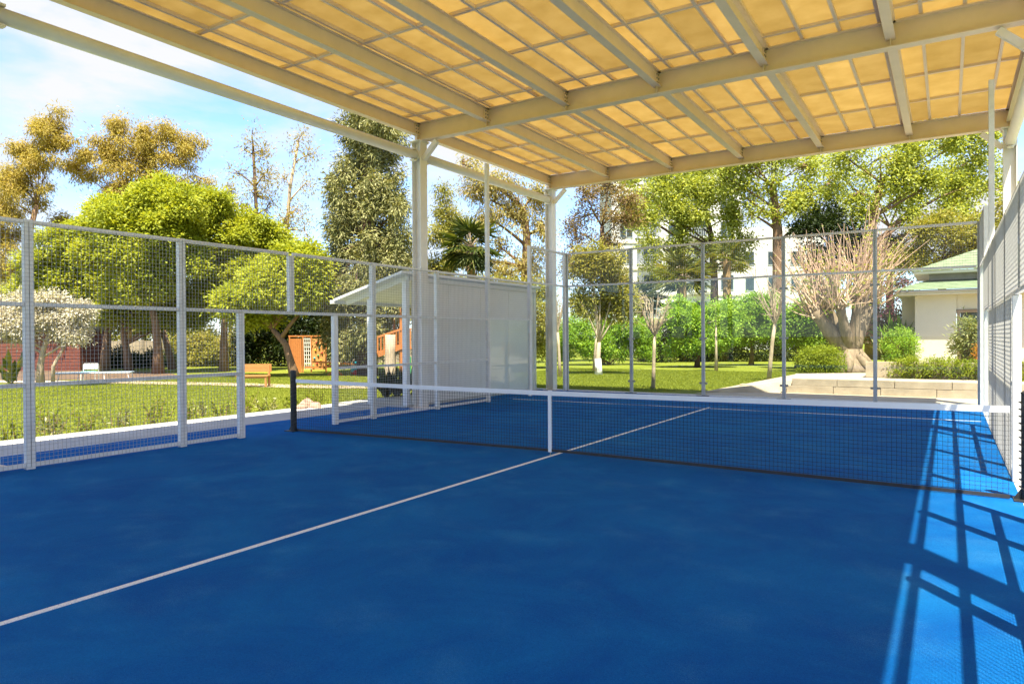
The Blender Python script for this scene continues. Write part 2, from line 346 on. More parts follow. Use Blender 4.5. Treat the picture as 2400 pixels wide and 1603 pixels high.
# ------------------------------------------------------------------ leaves and trees
def leaf_mesh(name, pos, dirs, nrm, length, width, mat, parent=None, rnd=None, kind=None):
    """one four-cornered leaf with a fold for every position"""
    n = len(pos)
    side = np.cross(dirs, nrm); side /= np.linalg.norm(side, axis=1)[:, None]+1e-9
    up = np.cross(side, dirs)
    ln = length*rng.uniform(0.65, 1.3, n)[:, None]; w = width*rng.uniform(0.7, 1.25, n)[:, None]
    mid = pos + dirs*ln*0.45
    v = np.empty((n, 4, 3))
    v[:, 0] = pos; v[:, 1] = mid + side*w*0.5 + up*w*0.18; v[:, 2] = pos + dirs*ln - up*ln*0.10; v[:, 3] = mid - side*w*0.5 + up*w*0.18
    o0 = origin_of(parent); v -= np.array([o0.x, o0.y, o0.z])
    me = bpy.data.meshes.new(name)
    me.vertices.add(n*4); me.vertices.foreach_set('co', v.ravel())
    me.loops.add(n*6); me.polygons.add(n*2)
    b = (np.arange(n)*4)[:, None]
    me.loops.foreach_set('vertex_index', (b + np.array([[0, 1, 2, 0, 2, 3]])).ravel().astype(np.int32))
    me.polygons.foreach_set('loop_start', (np.arange(n*2)*3).astype(np.int32))
    at = me.attributes.new('leafrand', 'FLOAT', 'FACE')
    if rnd is None: rnd = rng.uniform(0, 1, n)
    at.data.foreach_set('value', np.repeat(np.clip(rnd, 0, 1), 2).astype(np.float32))
    me.update()
    o = link(name, me, mat, parent)
    if kind: o['kind'] = kind
    return o
def unit(a): return a/(np.linalg.norm(a, axis=-1, keepdims=True)+1e-9)
def rdir(n): return unit(rng.normal(size=(n, 3)))
def foliage(lobes, clumps, per, clump_r, droop=0.0, shell=0.55, flat=1.0, up=0.3, squash=0.75, sub=0, subr=0.45, sr=(0.45, 0.95)):
    """positions, directions and normals of the leaves of a crown made of ellipsoid lobes [(centre, (rx,ry,rz))]"""
    C = np.array([l[0] for l in lobes], float); Rr = np.array([l[1] for l in lobes], float)
    if sub:
        par = np.repeat(np.arange(len(C)), sub); dd_ = rdir(len(par))
        C = C[par] + dd_*Rr[par]*rng.uniform(sr[0], sr[1], (len(par), 1)); Rr = Rr[par]*subr*rng.uniform(0.6, 1.3, (len(par), 1))
        lobes = list(zip(C, Rr))
    area = (Rr[:, 0]*Rr[:, 1]*Rr[:, 2])**(2/3); k = rng.choice(len(lobes), clumps, p=area/area.sum())
    d = rdir(clumps)
    rad = shell + (1-shell)*rng.uniform(0, 1, clumps)**0.6
    rad *= 1 + rng.normal(0, 0.10, clumps)
    cc = C[k] + d*Rr[k]*rad[:, None]
    cs = clump_r*rng.uniform(0.55, 1.35, clumps)
    i = np.repeat(np.arange(clumps), per); n = len(i)
    off = rng.normal(size=(n, 3))*cs[i][:, None]*np.array([1, 1, squash])*0.6
    off[:, 2] -= droop*np.abs(rng.normal(size=n))*cs[i]
    pos = cc[i] + off
    dirs = unit(unit(off)*0.8 + rdir(n)*0.8 + d[i]*0.4 + np.array([0, 0, -droop*1.2]))
    nrm = unit(rdir(n)*0.75 + d[i]*0.35 + np.array(SUN_DIR)*(0.5+up))
    cr = rng.uniform(0, 1, clumps)
    rnd = 0.55*rng.uniform(0, 1, n) + 0.45*cr[i]
    return pos, dirs, nrm, rnd, cc, (k if not sub else par[k])
def curve(a, b, sag=0.1, n=5, jit=0.04):
    a = np.array(a, float); b = np.array(b, float); L_ = np.linalg.norm(b-a); pts = []
    mid = (a+b)/2 + np.array([0, 0, sag*L_]) + rng.normal(size=3)*jit*L_
    for i in range(n):
        t = i/(n-1); pts.append((1-t)**2*a + 2*t*(1-t)*mid + t*t*b)
    return pts
def tree(name, label, base, trunk_pts, trunk_r, lobes, leaf, mat, bark, clumps=500, per=40, clump_r=0.4, lsize=(0.14, 0.06), droop=0.0, shell=0.55,
         squash=0.75, twigs=5, group='trees in the garden', cat='tree', limb_r=0.4, cutoff=None, up=0.3, extra_trunks=(), trunk_name='trunk', sub=5, subr=0.48, sr=(0.45, 0.95)):
    root = empty(name, tuple(base), label, cat, group)
    pos, dirs, nrm, rnd, cc, k = foliage(lobes, clumps, per, clump_r, droop, shell, squash=squash, up=up, sub=sub, subr=subr, sr=sr)
    if cutoff is not None:
        ok = pos[:, 2] > cutoff; pos, dirs, nrm, rnd = pos[ok], dirs[ok], nrm[ok], rnd[ok]
    mb = MB()
    tp = [np.array(p, float) for p in trunk_pts]
    nn = len(tp)
    mb.tube(tp, [trunk_r*(1.25 if i == 0 else 1-0.5*i/(nn-1)) for i in range(nn)], 10)
    for et in extra_trunks: mb.tube(et[0], [et[1]*(1-0.4*i/(len(et[0])-1)) for i in range(len(et[0]))], 8)
    for j, (c, r) in enumerate(lobes):
        cand = [tp[i_]+(tp[i_+1]-tp[i_])*f_ for i_ in range(max(0, nn-3), nn-1) for f_ in (0.25, 0.5, 0.75, 1.0)]
        hd = [math.hypot(c[0]-q[0], c[1]-q[1]) for q in cand]
        bi = min(range(len(cand)), key=lambda i_: abs(cand[i_][2]-(c[2]-0.55*hd[i_]-0.2)))
        st = cand[bi]; rr_ = trunk_r*limb_r*(1.0-0.45*bi/len(cand))
        mb.tube(curve(st, c, 0.05), np.linspace(rr_, rr_*0.35, 5), 6)
        mine = cc[k == j]
        for q in mine[:twigs]:
            mb.tube(curve(c, q, 0.04, 4), np.linspace(trunk_r*limb_r*0.34, 0.008, 4), 4)
    mb.build(trunk_name, bark, root, smooth=True)
    leaf_mesh('crown', pos, dirs, nrm, lsize[0], lsize[1], mat, root, rnd)
    return root
def lobes_px(D, items, thick=0.8):
    """lobes read off the picture: (px, py, rx, ry[, extra depth])"""
    out_ = []
    for it in items:
        px, py, rx, ry = it[:4]; dd = it[4] if len(it) > 4 else 0
        d = D+dd; out_.append((P(px, py, d), (rx*MPP(d), (rx+ry)/2*MPP(d)*thick, ry*MPP(d))))
    return out_
def bush(name, label, centre, radii, mat, n_clump=120, per=30, clump_r=0.16, lsize=(0.07, 0.035), cat='bush', group='garden bushes', stems=5, lobes=None, shell=0.6, squash=0.8):
    c = np.array(centre, float)
    root = empty(name, (c[0], c[1], c[2]-radii[2]), label, cat, group)
    lb = lobes or [(c, radii)]
    pos, dirs, nrm, rnd, cc, k = foliage(lb, n_clump, per, clump_r, 0, shell, squash=squash)
    zmin = c[2]-radii[2]; pos[:, 2] = np.maximum(pos[:, 2], zmin+0.01)
    mb = MB()
    for q in cc[:stems*3]:
        mb.tube(curve((c[0]+rng.normal()*0.1*radii[0], c[1], zmin-0.03), q, 0.05, 4), np.linspace(0.025, 0.006, 4), 5)
    mb.build('stem', M['bark'], root)
    leaf_mesh('foliage', pos, dirs, nrm, lsize[0], lsize[1], mat, root, rnd)
    return root

# ------------------------------------------------------------------ the ground
GZ = -0.05
def sheet(name, pts, z, mat, kind='structure', thick=0.0):
    mb = MB()
    if thick: mb.poly([(x, y, z-thick) for x, y in pts], (0, 0, thick))
    else:
        mb.v = [(x, y, z) for x, y in pts]; mb.f = [tuple(range(len(pts)))]
    return tag(mb.build(name, mat), kind=kind)
sheet('ground', [(-900, -700), (900, -700), (900, 1100), (-900, 1100)], GZ, M['lawn'])
sheet('court_surface', [(-6.4, -11.5), (5.02, -11.5), (5.02, 10.12), (-6.4, 10.12)], 0.0, M['court'], thick=0.06)
sheet('side_path', [(5.02, -12), (7.6, -12), (7.6, 10.9), (5.02, 10.9)], -0.006, M['concrete'], thick=0.06)
sheet('concrete_path', [(-8.15, -14), (-6.4, -14), (-6.4, 10.7), (-8.15, 10.7)], -0.004, M['concrete'], thick=0.08)
sheet('drain_strip', [(-6.4, 10.12), (5.02, 10.12), (5.02, 10.62), (-6.4, 10.62)], -0.008, M['concrete'], thick=0.08)
# court lines
mb = MB(); mb.box(-0.025, 0.025, -7.15, 7.15, 0.0, 0.004)
tag(mb.build('centre_line', M['line']), kind='structure')
for s, nm in ((1, 'far_service_line'), (-1, 'near_service_line')):
    for a, b in ((-4.93, -0.026), (0.026, 4.93)):
        mb = MB(); mb.box(a, b, s*6.95-0.025, s*6.95+0.025, 0.0, 0.004)
        tag(mb.build(nm, M['line']), kind='structure')
# pinkish sand path winding through the garden, soil bed under the trees
def ribbon(name, pts, w, z, mat):
    mb = MB(); n = len(pts)
    for i, (x, y) in enumerate(pts):
        a = Vector(pts[max(0, i-1)]); b = Vector(pts[min(n-1, i+1)]); d = (b-a).normalized(); nv = Vector((-d.y, d.x))*w/2
        mb.v += [(x+nv.x, y+nv.y, z), (x-nv.x, y-nv.y, z)]
    for i in range(n-1): mb.f.append((2*i, 2*i+1, 2*i+3, 2*i+2))
    return tag(mb.build(name, mat), kind='structure')
ribbon('sand_path', [(-34, 1.0), (-28, 4.2), (-22, 6.5), (-17.5, 7.6), (-14, 8.0), (-11.5, 8.9), (-9.4, 10.6), (-8.6, 13)], 1.25, GZ+0.02, M['sandpath'])
mb = MB()
pts = [(-30+6.5*math.cos(a)*(1+0.15*math.sin(3*a)), 8.5+3.2*math.sin(a)*(1+0.1*math.cos(5*a)), GZ+0.012) for a in np.linspace(0, 2*math.pi, 40)[:-1]]
mb.v = pts; mb.f = [tuple(range(len(pts)))]
tag(mb.build('soil_bed', M['soil']), kind='structure')

# ------------------------------------------------------------------ fences round the court
def wires(mb, ax, pos, a0, a1, z0, z1, sp=0.05, w=0.003):
    """welded mesh in the plane x=pos (ax='x') or y=pos (ax='y')"""
    a = a0
    while a <= a1+1e-6:
        if ax == 'x': mb.box(pos-w/2, pos+w/2, a-w/2, a+w/2, z0, z1)
        else: mb.box(a-w/2, a+w/2, pos-w/2, pos+w/2, z0, z1)
        a += sp
    z = z0
    while z <= z1+1e-6:
        if ax == 'x': mb.box(pos+w/2, pos+w*1.5, a0, a1, z-w/2, z+w/2)
        else: mb.box(a0, a1, pos+w/2, pos+w*1.5, z-w/2, z+w/2)
        z += sp
def side_fence(sx, y_start, label):
    X = 5.05*sx; inn = -sx
    root = empty('court_fence', (X, 0, 0), label, 'fence', 'fences round the court')
    hw, hd = 0.05, 0.04
    def post(y, z0, z1, wy=hw):
        mb = MB(); mb.box(X-hd, X+hd, y-wy, y+wy, z0, z1); mb.build('post', M['fence'], root, 0.006)
    ys = [y for y in range(-10, 11, 2) if y >= y_start]
    for y in ys:
        if y == 0: post(0, 2.026, 2.972)
        elif abs(y) == 6: post(y, 0, 5.77)
        elif abs(y) >= 8: post(y, 0, 4.0)
        else: post(y, 0, 3.03)
    for y in (-1, 1): post(y, 0, 1.972)
    def rail(y0, y1, z, h=0.05):
        mb = MB(); mb.box(X-0.025, X+0.025, y0, y1, z-h/2, z+h/2); mb.build('rail', M['fence'], root, 0.004)
    def mesh(y0, y1, z0, z1):
        mb = MB(); wires(mb, 'x', X+inn*(hd+0.004), y0, y1, z0, z1); mb.build('wire_mesh', M['wire'], root, kind='stuff')
    def pane(y0, y1, z0, z1):
        mb = MB(); mb.box(X-0.006, X+0.006, y0, y1, z0, z1); mb.build('glass_pane', M['glass'], root)
    for i in range(len(ys)-1):
        a, b = ys[i], ys[i+1]
        e0, e1 = a+hw, b-hw
        if a >= 8 or b <= -8:
            rail(e0, e1, 4-0.025); rail(e0, e1, 3.03); mesh(a, b, 3.03, 3.99); pane(e0+0.004, e1-0.004, 0.02, 3.0)
        elif a >= 6 or b <= -6:
            rail(e0, e1, 3.0); rail(e0, e1, 2.03); mesh(a, b, 2.03, 3.0); pane(e0+0.004, e1-0.004, 0.02, 2.0)
        elif a == 0 or b == 0:
            rail(e0, e1, 3.0); mesh(a, b, 2.0, 3.0)
            y0, y1 = (1+hw, e1) if a == 0 else (e0, -1-hw)
            rail(y0, y1, 1.02); rail(y0, y1, 0.05)
            mesh(min(abs(y0), abs(y1))*(1 if a == 0 else -1)-0 if a == 0 else a, b if a == 0 else -1, 0.03, 2.0)
            rail(e0, e1 if a == 0 else 0.05, 2.0) if a == 0 else rail(e0, 0.05, 2.0)
        else:
            for z in (0.05, 1.02, 2.0, 3.0): rail(e0, e1, z)
            mesh(a, b, 0.03, 3.0)
    return root
side_fence(-1, -6, 'light steel mesh fence with a gateway, along the garden side of the court')
side_fence(1, -10, 'light steel mesh fence seen edge-on at the right of the court')
root = empty('end_fence', (0, 10.05, 0), 'tall glass and mesh end fence across the far end of the court', 'fence', 'fences round the court')
Y = 10.05
for x in (-5, -3, -1, 1, 3, 5):
    if abs(x) == 5: x = x*1.0
    mb = MB(); mb.box(x-0.04, x+0.04, Y-0.04, Y+0.04, 0, 4.0) if abs(x) < 5 else mb.box(x-0.03, x+0.03, Y+0.0, Y+0.06, 0, 3.99)
    p = mb.build('post', M['endpost'], root, 0.006)
    if abs(x) < 5:
        q = MB(); q.box(x-0.16, x+0.16, Y-0.09, Y+0.09, 0.0005, 0.014); q.build('base_plate', M['black'], root)
        for z in (0.33, 1.5, 2.72):
            for s in (-1, 1):
                q = MB(); q.box(x+s*0.042, x+s*0.10, Y-0.025, Y+0.025, z-0.025, z+0.025); q.build('glass_clamp', M['bolt'], root, 0.004)
for x in (-5, -3, -1, 1, 3):
    a, b = x+0.044, x+2-0.044
    for z in (3.975, 3.03):
        mb = MB(); mb.box(a, b, Y-0.025, Y+0.025, z-0.025, z+0.025); mb.build('rail', M['fence'], root, 0.004)
    mb = MB(); wires(mb, 'y', Y-0.046, x, x+2, 3.03, 3.99); mb.build('wire_mesh', M['wire'], root, kind='stuff')
    mb = MB(); mb.box(a, b, Y-0.006, Y+0.006, 0.03, 3.0); mb.build('glass_pane', M['glass'], root)
    mb = MB(); mb.box(a, b, Y-0.03, Y+0.03, 0.0005, 0.028); mb.build('bottom_channel', M['fence'], root)

# ------------------------------------------------------------------ net and its posts
def net_post(x, label):
    root = empty('net_post', (x, 0, 0), label, 'net post', 'posts of the net')
    mb = MB(); mb.tube([(x, 0, 0.012), (x, 0, 1.0)], 0.05, 16); mb.build('tube', M['black'], root, smooth=False)
    mb = MB(); mb.tube([(x, 0, 1.0), (x, 0, 1.012), (x, 0, 1.03)], [0.054, 0.054, 0.03], 16); mb.build('cap', M['black'], root)
    mb = MB(); mb.box(x-0.11, x+0.11, -0.11, 0.11, 0.0005, 0.012)
    for s in (-1, 1): mb.poly([(x+s*0.05, -0.006, 0.012), (x+s*0.11, -0.006, 0.012), (x+s*0.05, -0.006, 0.11)], (0, 0.012, 0))
    mb.build('base_plate', M['black'], root)
    s = -1 if x > 0 else 1
    mb = MB(); pts = []
    for i in range(13):
        z = 0.1+i*0.066; pts += [(x+s*0.012, -0.062, z), (x+s*0.066, 0, z+0.03), (x+s*0.012, 0.062, z+0.036)]
    mb.tube(pts, 0.006, 5); mb.build('lacing_cord', M['cord'], root)
    return root
net_post(-5.0, 'black round net post at the gateway in the left fence')
net_post(5.065, 'black laced net post at the right edge')
root = empty('court_net', (0, 0, 0), 'black tennis-style net with white top tape across the blue court', 'net')
ztop = lambda x: 0.85+0.03*(abs(x)/5)**1.5
zbot = lambda x: 0.055-0.045*(abs(x)/5)**1.3
XS = np.linspace(-4.93, 4.93, 41)
mb = MB(); cw = 0.0028
nx = 222; nzz = 18
for i in range(nx+1):
    x = -4.92+9.84*i/nx
    mb.box(x-cw/2, x+cw/2, -cw/2, cw/2, zbot(x), ztop(x)-0.05)
for j in range(1, nzz):
    for i in range(len(XS)-1):
        z = []
        for x in (XS[i], XS[i+1]):
            f = j/nzz; z.append(zbot(x)*(1-f)+(ztop(x)-0.05)*f + 0.004*math.sin(x*5.3+j*1.7))
        mb.bar((XS[i], -0.002, z[0]), (XS[i+1], -0.002, z[1]), cw)
mb.build('cord_mesh', M['cord'], root, kind='stuff')
def band(name, zf, h, th, mat):
    mb = MB(); n = len(XS)
    for x in XS:
        z = zf(x); mb.v += [(x, -th/2, z-h), (x, th/2, z-h), (x, th/2, z), (x, -th/2, z)]
    for i in range(n-1):
        a = i*4
        for k in range(4): mb.f.append((a+k, a+(k+1) % 4, a+4+(k+1) % 4, a+4+k))
    mb.f += [(3, 2, 1, 0), (4*n-4, 4*n-3, 4*n-2, 4*n-1)]
    return mb.build(name, mat, root)
band('top_tape', ztop, 0.06, 0.016, M['tape'])
band('bottom_band', lambda x: zbot(x)+0.03, 0.035, 0.012, M['darktape'])
mb = MB(); mb.box(-0.055, -0.005, -0.014, -0.010, 0.045, 0.855); mb.box(-0.055, -0.005, 0.010, 0.014, 0.045, 0.855); mb.box(-0.055, -0.005, -0.014, 0.014, 0.856, 0.860)
mb.build('centre_strap', M['tape'], root)
mb = MB(); mb.tube([(-0.03, 0, 0.05), (-0.03, 0, 0.001)], 0.006, 6); mb.build('ground_hook', M['bolt'], root)

# ------------------------------------------------------------------ the canopy
root = empty('canopy_roof', (0, 0, 0), 'cream steel canopy with amber panels roofing the whole blue court', 'canopy')
ZB, ZT = 5.92, 6.32
XB = [-5.55+1.85*i for i in range(7)]
YG = [-10.1, -4.19, 4.06, 10.1]
col_y = lambda y, sx: y if y != -4.19 else (-4.10 if sx > 0 else -4.28)
def ibeam_x(x0, x1, y, z0, z1, fw, ft, wt):
    mb = MB(); mb.box(x0, x1, y-fw/2, y+fw/2, z0, z0+ft); mb.box(x0, x1, y-fw/2, y+fw/2, z1-ft, z1); mb.box(x0+0.002, x1-0.002, y-wt/2, y+wt/2, z0+ft, z1-ft)
    return mb
def ibeam_y(x, y0, y1, z0, z1, fw, ft, wt):
    mb = MB(); mb.box(x-fw/2, x+fw/2, y0, y1, z0, z0+ft); mb.box(x-fw/2, x+fw/2, y0, y1, z1-ft, z1); mb.box(x-wt/2, x+wt/2, y0+0.002, y1-0.002, z0+ft, z1-ft)
    return mb
for y in YG:
    g = ibeam_x(-5.68, 5.68, y, ZB, ZT, 0.19, 0.018, 0.014).build('girder', M['steel'], root)
    for x in XB:
        for s in (-1, 1):
            q = MB(); q.box(x-0.006, x+0.006, min(y+s*0.008, y+s*0.092), max(y+s*0.008, y+s*0.092), ZB+0.0185, ZT-0.0185); q.build('stiffener', M['steel'], g)
    for sx in (-1, 1):
        x = 5.55*sx; gy = y; y = col_y(gy, sx)
        c = MB(); c.box(x-0.12, x-0.104, y-0.12, y+0.12, 0.02, ZB-0.02); c.box(x+0.104, x+0.12, y-0.12, y+0.12, 0.02, ZB-0.02); c.box(x-0.104, x+0.104, y-0.006, y+0.006, 0.022, ZB-0.022)
        co = c.build('column', M['column'], root)
        q = MB(); q.box(x-0.16, x+0.16, y-0.17, y+0.17, ZB-0.02, ZB-0.001)
        for i in (-1, 1):
            for j in (-1, 1): q.tube([(x+i*0.135, y+j*0.13, ZB-0.05), (x+i*0.135, y+j*0.13, ZB-0.021)], 0.014, 6)
        q.build('cap_plate', M['column'], co)
        q = MB(); q.box(x-0.19, x+0.19, y-0.19, y+0.19, 0.001, 0.02); q.build('base_plate', M['steel'], co)
        q = MB(); q.bar((x-sx*0.125, y, ZB-0.40), (x-sx*0.50, y, ZB-0.045), 0.10, 0.10); q.build('knee_brace', M['column'], co)
        y = gy
for i in range(len(YG)-1):
    a, b = YG[i]+0.012, YG[i+1]-0.012
    for x in XB:
        bm = ibeam_y(x, a, b, 6.045, 6.315, 0.14, 0.013, 0.010).build('roof_beam', M['steel'], root)
        for yy, s in ((b, -1), (a, 1)):
            q = MB(); q.box(x+0.006, x+0.022, min(yy, yy+s*0.17), max(yy, yy+s*0.17), 6.07, 6.29)
            q.build('end_plate', M['steel'], bm)
            q = MB()
            for k in range(2):
                for l in range(3): q.tube([(x+0.022, yy+s*(0.05+0.07*k), 6.11+0.07*l), (x+0.038, yy+s*(0.05+0.07*k), 6.11+0.07*l)], 0.014, 6)
            q.build('bolt_set', M['bolt'], bm, kind='stuff')
    for sx in (-1, 1):
        x = 5.55*sx; ya, yb = col_y(YG[i], sx)+0.125, col_y(YG[i+1], sx)-0.125
        q = MB(); q.tube([(x, ya+0.03, 5.60), (x, yb-0.03, 5.60)], 0.10, 20); pp = q.build('tie_tube', M['column'], root)
        pp.data.polygons.foreach_set('use_smooth', [len(p.vertices) == 4 for p in pp.data.polygons])
        for ye, s in ((ya, 1), (yb, -1)):
            q = MB(); q.tube([(x, ye, 5.60), (x, ye+s*0.028, 5.60)], 0.125, 20); q.bar((x+0.0, ye+s*0.03, 5.475), (x, ye+s*0.14, 5.475), 0.11, 0.035); q.bar((x+0.0, ye+s*0.03, 5.725), (x, ye+s*0.14, 5.725), 0.11, 0.035)
            q.build('tube_bracket', M['column'], pp)
# battens and roof panels
XE = 5.86
xb = [-5.25+0.55*i for i in range(20)]
yb_ = [-1.35+1.65*i for i in range(-6, 8)]
for x in xb:
    q = MB(); q.box(x-0.025, x+0.025, -10.3, 10.25, 6.330, 6.385); q.build('long_batten', M['steel'], root)
for y in yb_[1:-1]:
    q = MB(); q.box(-XE+0.03, XE-0.03, y-0.03, y+0.03, 6.337, 6.384); q.build('cross_batten', M['steel'], root)
cx = [-XE]+xb+[XE]; cyy = [y for y in yb_ if y > -6.5]+[]
cyy[-1] = 10.26
for i in range(len(cx)-1):
    for j in range(len(cyy)-1):
        q = MB(); q.box(cx[i]+0.002, cx[i+1]-0.002, cyy[j]+0.002, cyy[j+1]-0.002, 6.390, 6.414); q.build('roof_panel', M['panel'], root)
q = MB(); q.box(-XE+0.002, XE-0.002, -10.35, cyy[0]-0.002, 6.390, 6.414); q.build('roof_sheet', M['panel'], root)
for sx in (-1, 1):
    q = MB(); q.box(min(sx*(XE+0.002), sx*(XE+0.02)), max(sx*(XE+0.002), sx*(XE+0.02)), -10.37, 10.27, 6.33, 6.43); q.build('edge_trim', M['steel'], root)

# ------------------------------------------------------------------ shelter beside the court
root = empty('garden_shelter', (-6.9, 7.0, 0), 'grey-walled shelter with a sloping lean-to roof beyond the left fence', 'shelter')
wy0, wy1, xw = 4.22, 9.72, -5.93
n = 4
for i in range(n):
    a = wy0+(wy1-wy0)*i/n; b = wy0+(wy1-wy0)*(i+1)/n
    q = MB(); q.box(xw-0.02, xw+0.0, a+0.004, b-0.004, 0.06, 2.86); q.build('wall_panel', M['shelter'], root)
q = MB(); q.box(xw-0.04, xw+0.03, wy0-0.1, wy1+0.05, 2.865, 2.97); q.build('fascia', M['shelter'], root)
for y in (4.05, wy1+0.06):
    q = MB(); q.box(xw-0.10, xw+0.02, y-0.06, y+0.06, 0, 2.864); q.build('post', M['sheltertrim'], root, 0.005)
    q = MB(); q.box(-7.10, -6.96, y-0.07, y+0.07, 0, 2.48); q.build('post', M['sheltertrim'], root, 0.005)
    q = MB(); q.bar((xw+0.03, y, 2.93), (-7.80, y, 2.415), 0.06, 0.12); q.build('rafter', M['sheltertrim'], root)
q = MB(); q.quadbox([(xw+0.12, 3.75, 3.0), (-7.95, 3.75, 2.44), (-7.95, 9.95, 2.44), (xw+0.12, 9.95, 3.0), (xw+0.12, 3.75, 3.06), (-7.95, 3.75, 2.50), (-7.95, 9.95, 2.50), (xw+0.12, 9.95, 3.06)])
q.build('roof', M['sheltertrim'], root)
q = MB(); q.bar((-7.97, 3.7, 2.43), (-7.97, 10.0, 2.43), 0.09, 0.09); q.build('gutter', M['sheltertrim'], root)
q = MB(); q.box(-7.02, xw-0.14, 9.2, 9.22, 0.06, 2.4); q.build('back_panel', M['shelter'], root)
q = MB(); q.box(-8.0, xw+0.05, 3.95, 10.0, -0.003, 0.03); q.build('floor_slab', M['concrete'], root)

# ------------------------------------------------------------------ terrace, house and its plants (right of the far end)
TZ = 0.36
root = empty('terrace_wall', (2.5, 12.4, 0), 'low pale stone retaining wall of long blocks behind the glass', 'wall')
xs = -0.75; row = 0
for row, (z0, z1, off) in enumerate(((GZ, 0.155, 0.0), (0.160, TZ, 0.55))):
    x = -0.75+off+(0.9 if row else 0)
    while x < 9.0:
        w = 1.15+0.25*rng.uniform()
        yo = rng.uniform(-0.012, 0.012)
        q = MB(); zt = z1 if row == 0 else z1
        q.box(x+0.006, x+w-0.006, 12.72+yo, 13.0, z0, zt+rng.uniform(-0.004, 0.003)); q.build('stone_block', M['stone'], root, 0.008)
        x += w
# the terrace rises as a paved slope from the lawn
mb = MB(); mb.poly([(0.7, 13.002, GZ-0.2), (9.0, 13.002, GZ-0.2), (9.0, 60, GZ-0.2), (2.3, 60, GZ-0.2), (2.3, 17.0, GZ-0.2), (0.3, 15.6, GZ-0.2)], (0, 0, TZ-0.012-GZ+0.2))
tag(mb.build('terrace', M['stone']), kind='structure')
mb = MB(); mb.v = [(-1.6, 11.8, GZ+0.004), (0.3, 15.6, TZ-0.03), (0.9, 13.0, TZ-0.03), (0.4, 12.6, GZ+0.004), (-0.9, 14.0, GZ-0.01)]
mb.f = [(0, 3, 2, 1), (0, 1, 4)]; tag(mb.build('stone_ramp', M['stone']), kind='structure')
sheet('paved_strip', [(-1.7, 11.5), (-0.6, 10.62), (9.0, 10.62), (9.0, 12.715), (0.3, 12.715)], GZ+0.006, M['stone'])
HY = 27.0
def hx(px): return float(P(px, 774, 1)[0]-CAM[0])/float(P(px, 774, 1)[1]-CAM[1])*(HY-CAM[1])+CAM[0]
root = empty('garden_house', (6.0, HY, TZ), 'cream house with stepped green shingle roofs behind the terrace planter', 'house')
w0, w1 = 3.05, 11.0
q = MB(); q.box(w0+0.15, 4.72, HY+0.0, HY+7, TZ, 3.25); q.build('wall', M['stucco'], root)
q = MB(); q.box(2.62, w0+0.148, HY+1.6, HY+7, TZ, 3.25); q.build('side_wall', M['stucco'], root)
q = MB(); q.box(4.722, w1, HY+0.12, HY+7, 2.62, 3.25); q.box(6.6, w1, HY+0.12, HY+7, TZ, 2.618); q.build('wall', M['stucco'], root)
d = MB(); d.box(4.74, 4.86, HY+0.06, HY+0.16, TZ, 2.60); d.box(6.45, 6.57, HY+0.06, HY+0.16, TZ, 2.60); d.box(4.862, 6.448, HY+0.06, HY+0.16, 2.48, 2.60); do = d.build('door', M['doorwood'], root)
q = MB(); q.box(4.865, 6.445, HY+0.12, HY+0.13, TZ, 2.475); q.build('pane', M['window_glass'], do)
q = MB()
for i in range(16): q.box(4.87+i*0.098, 4.87+i*0.098+0.09, HY+0.20+0.02*(i % 2), HY+0.24+0.02*(i % 2), TZ, 1.95)
q.build('curtain', M['curtain'], do)
q = MB(); q.box(4.87, 6.44, HY+0.2, HY+0.24, 1.96, 2.47); q.build('blind', M['stucco'], do)
# lower roof: eaves with gutter and shingle courses, upper roof above a dark clerestory band
def shingle_slope(name, x0, x1, y0, y1, z0, z1, hip, rows, parent):
    q = MB(); n = rows
    for i in range(n):
        t0, t1 = i/n, (i+1)/n
        ya, yb = y0+(y1-y0)*t0, y0+(y1-y0)*t1; za, zb = z0+(z1-z0)*t0, z0+(z1-z0)*t1
        xa, xb2 = x0+hip*t0, x0+hip*t1
        q.quadbox([(xa, ya, za), (x1, ya, za), (x1, yb, zb), (xb2, yb, zb), (xa, ya, za+0.035), (x1, ya, za+0.035), (x1, yb, zb+0.012), (xb2, yb, zb+0.012)])
    return q.build(name, M['roofgreen'], parent)
q = MB(); q.box(2.5, w1+0.4, HY-0.6, HY+7.4, 3.252, 3.40); q.build('eave', M['stucco'], root)
q = MB(); q.box(2.42, w1+0.5, HY-0.70, HY-0.602, 3.36, 3.45); q.build('gutter', M['gutter'], root)
lr = shingle_slope('roof', 2.4, w1+0.5, HY-0.72, HY+2.3, 3.46, 4.05, 1.25, 7, root)
q = MB(); q.box(3.7, w1, HY+1.7, HY+6, 4.0, 4.28); q.build('clerestory_band', M['gutter'], root)
q = MB(); q.box(3.1, w1+0.3, HY+1.25, HY+6.4, 4.282, 4.40); q.build('upper_eave', M['stucco'], root)
shingle_slope('upper_roof', 3.05, w1+0.35, HY+1.2, HY+5.0, 4.41, 5.75, 3.0, 9, root)
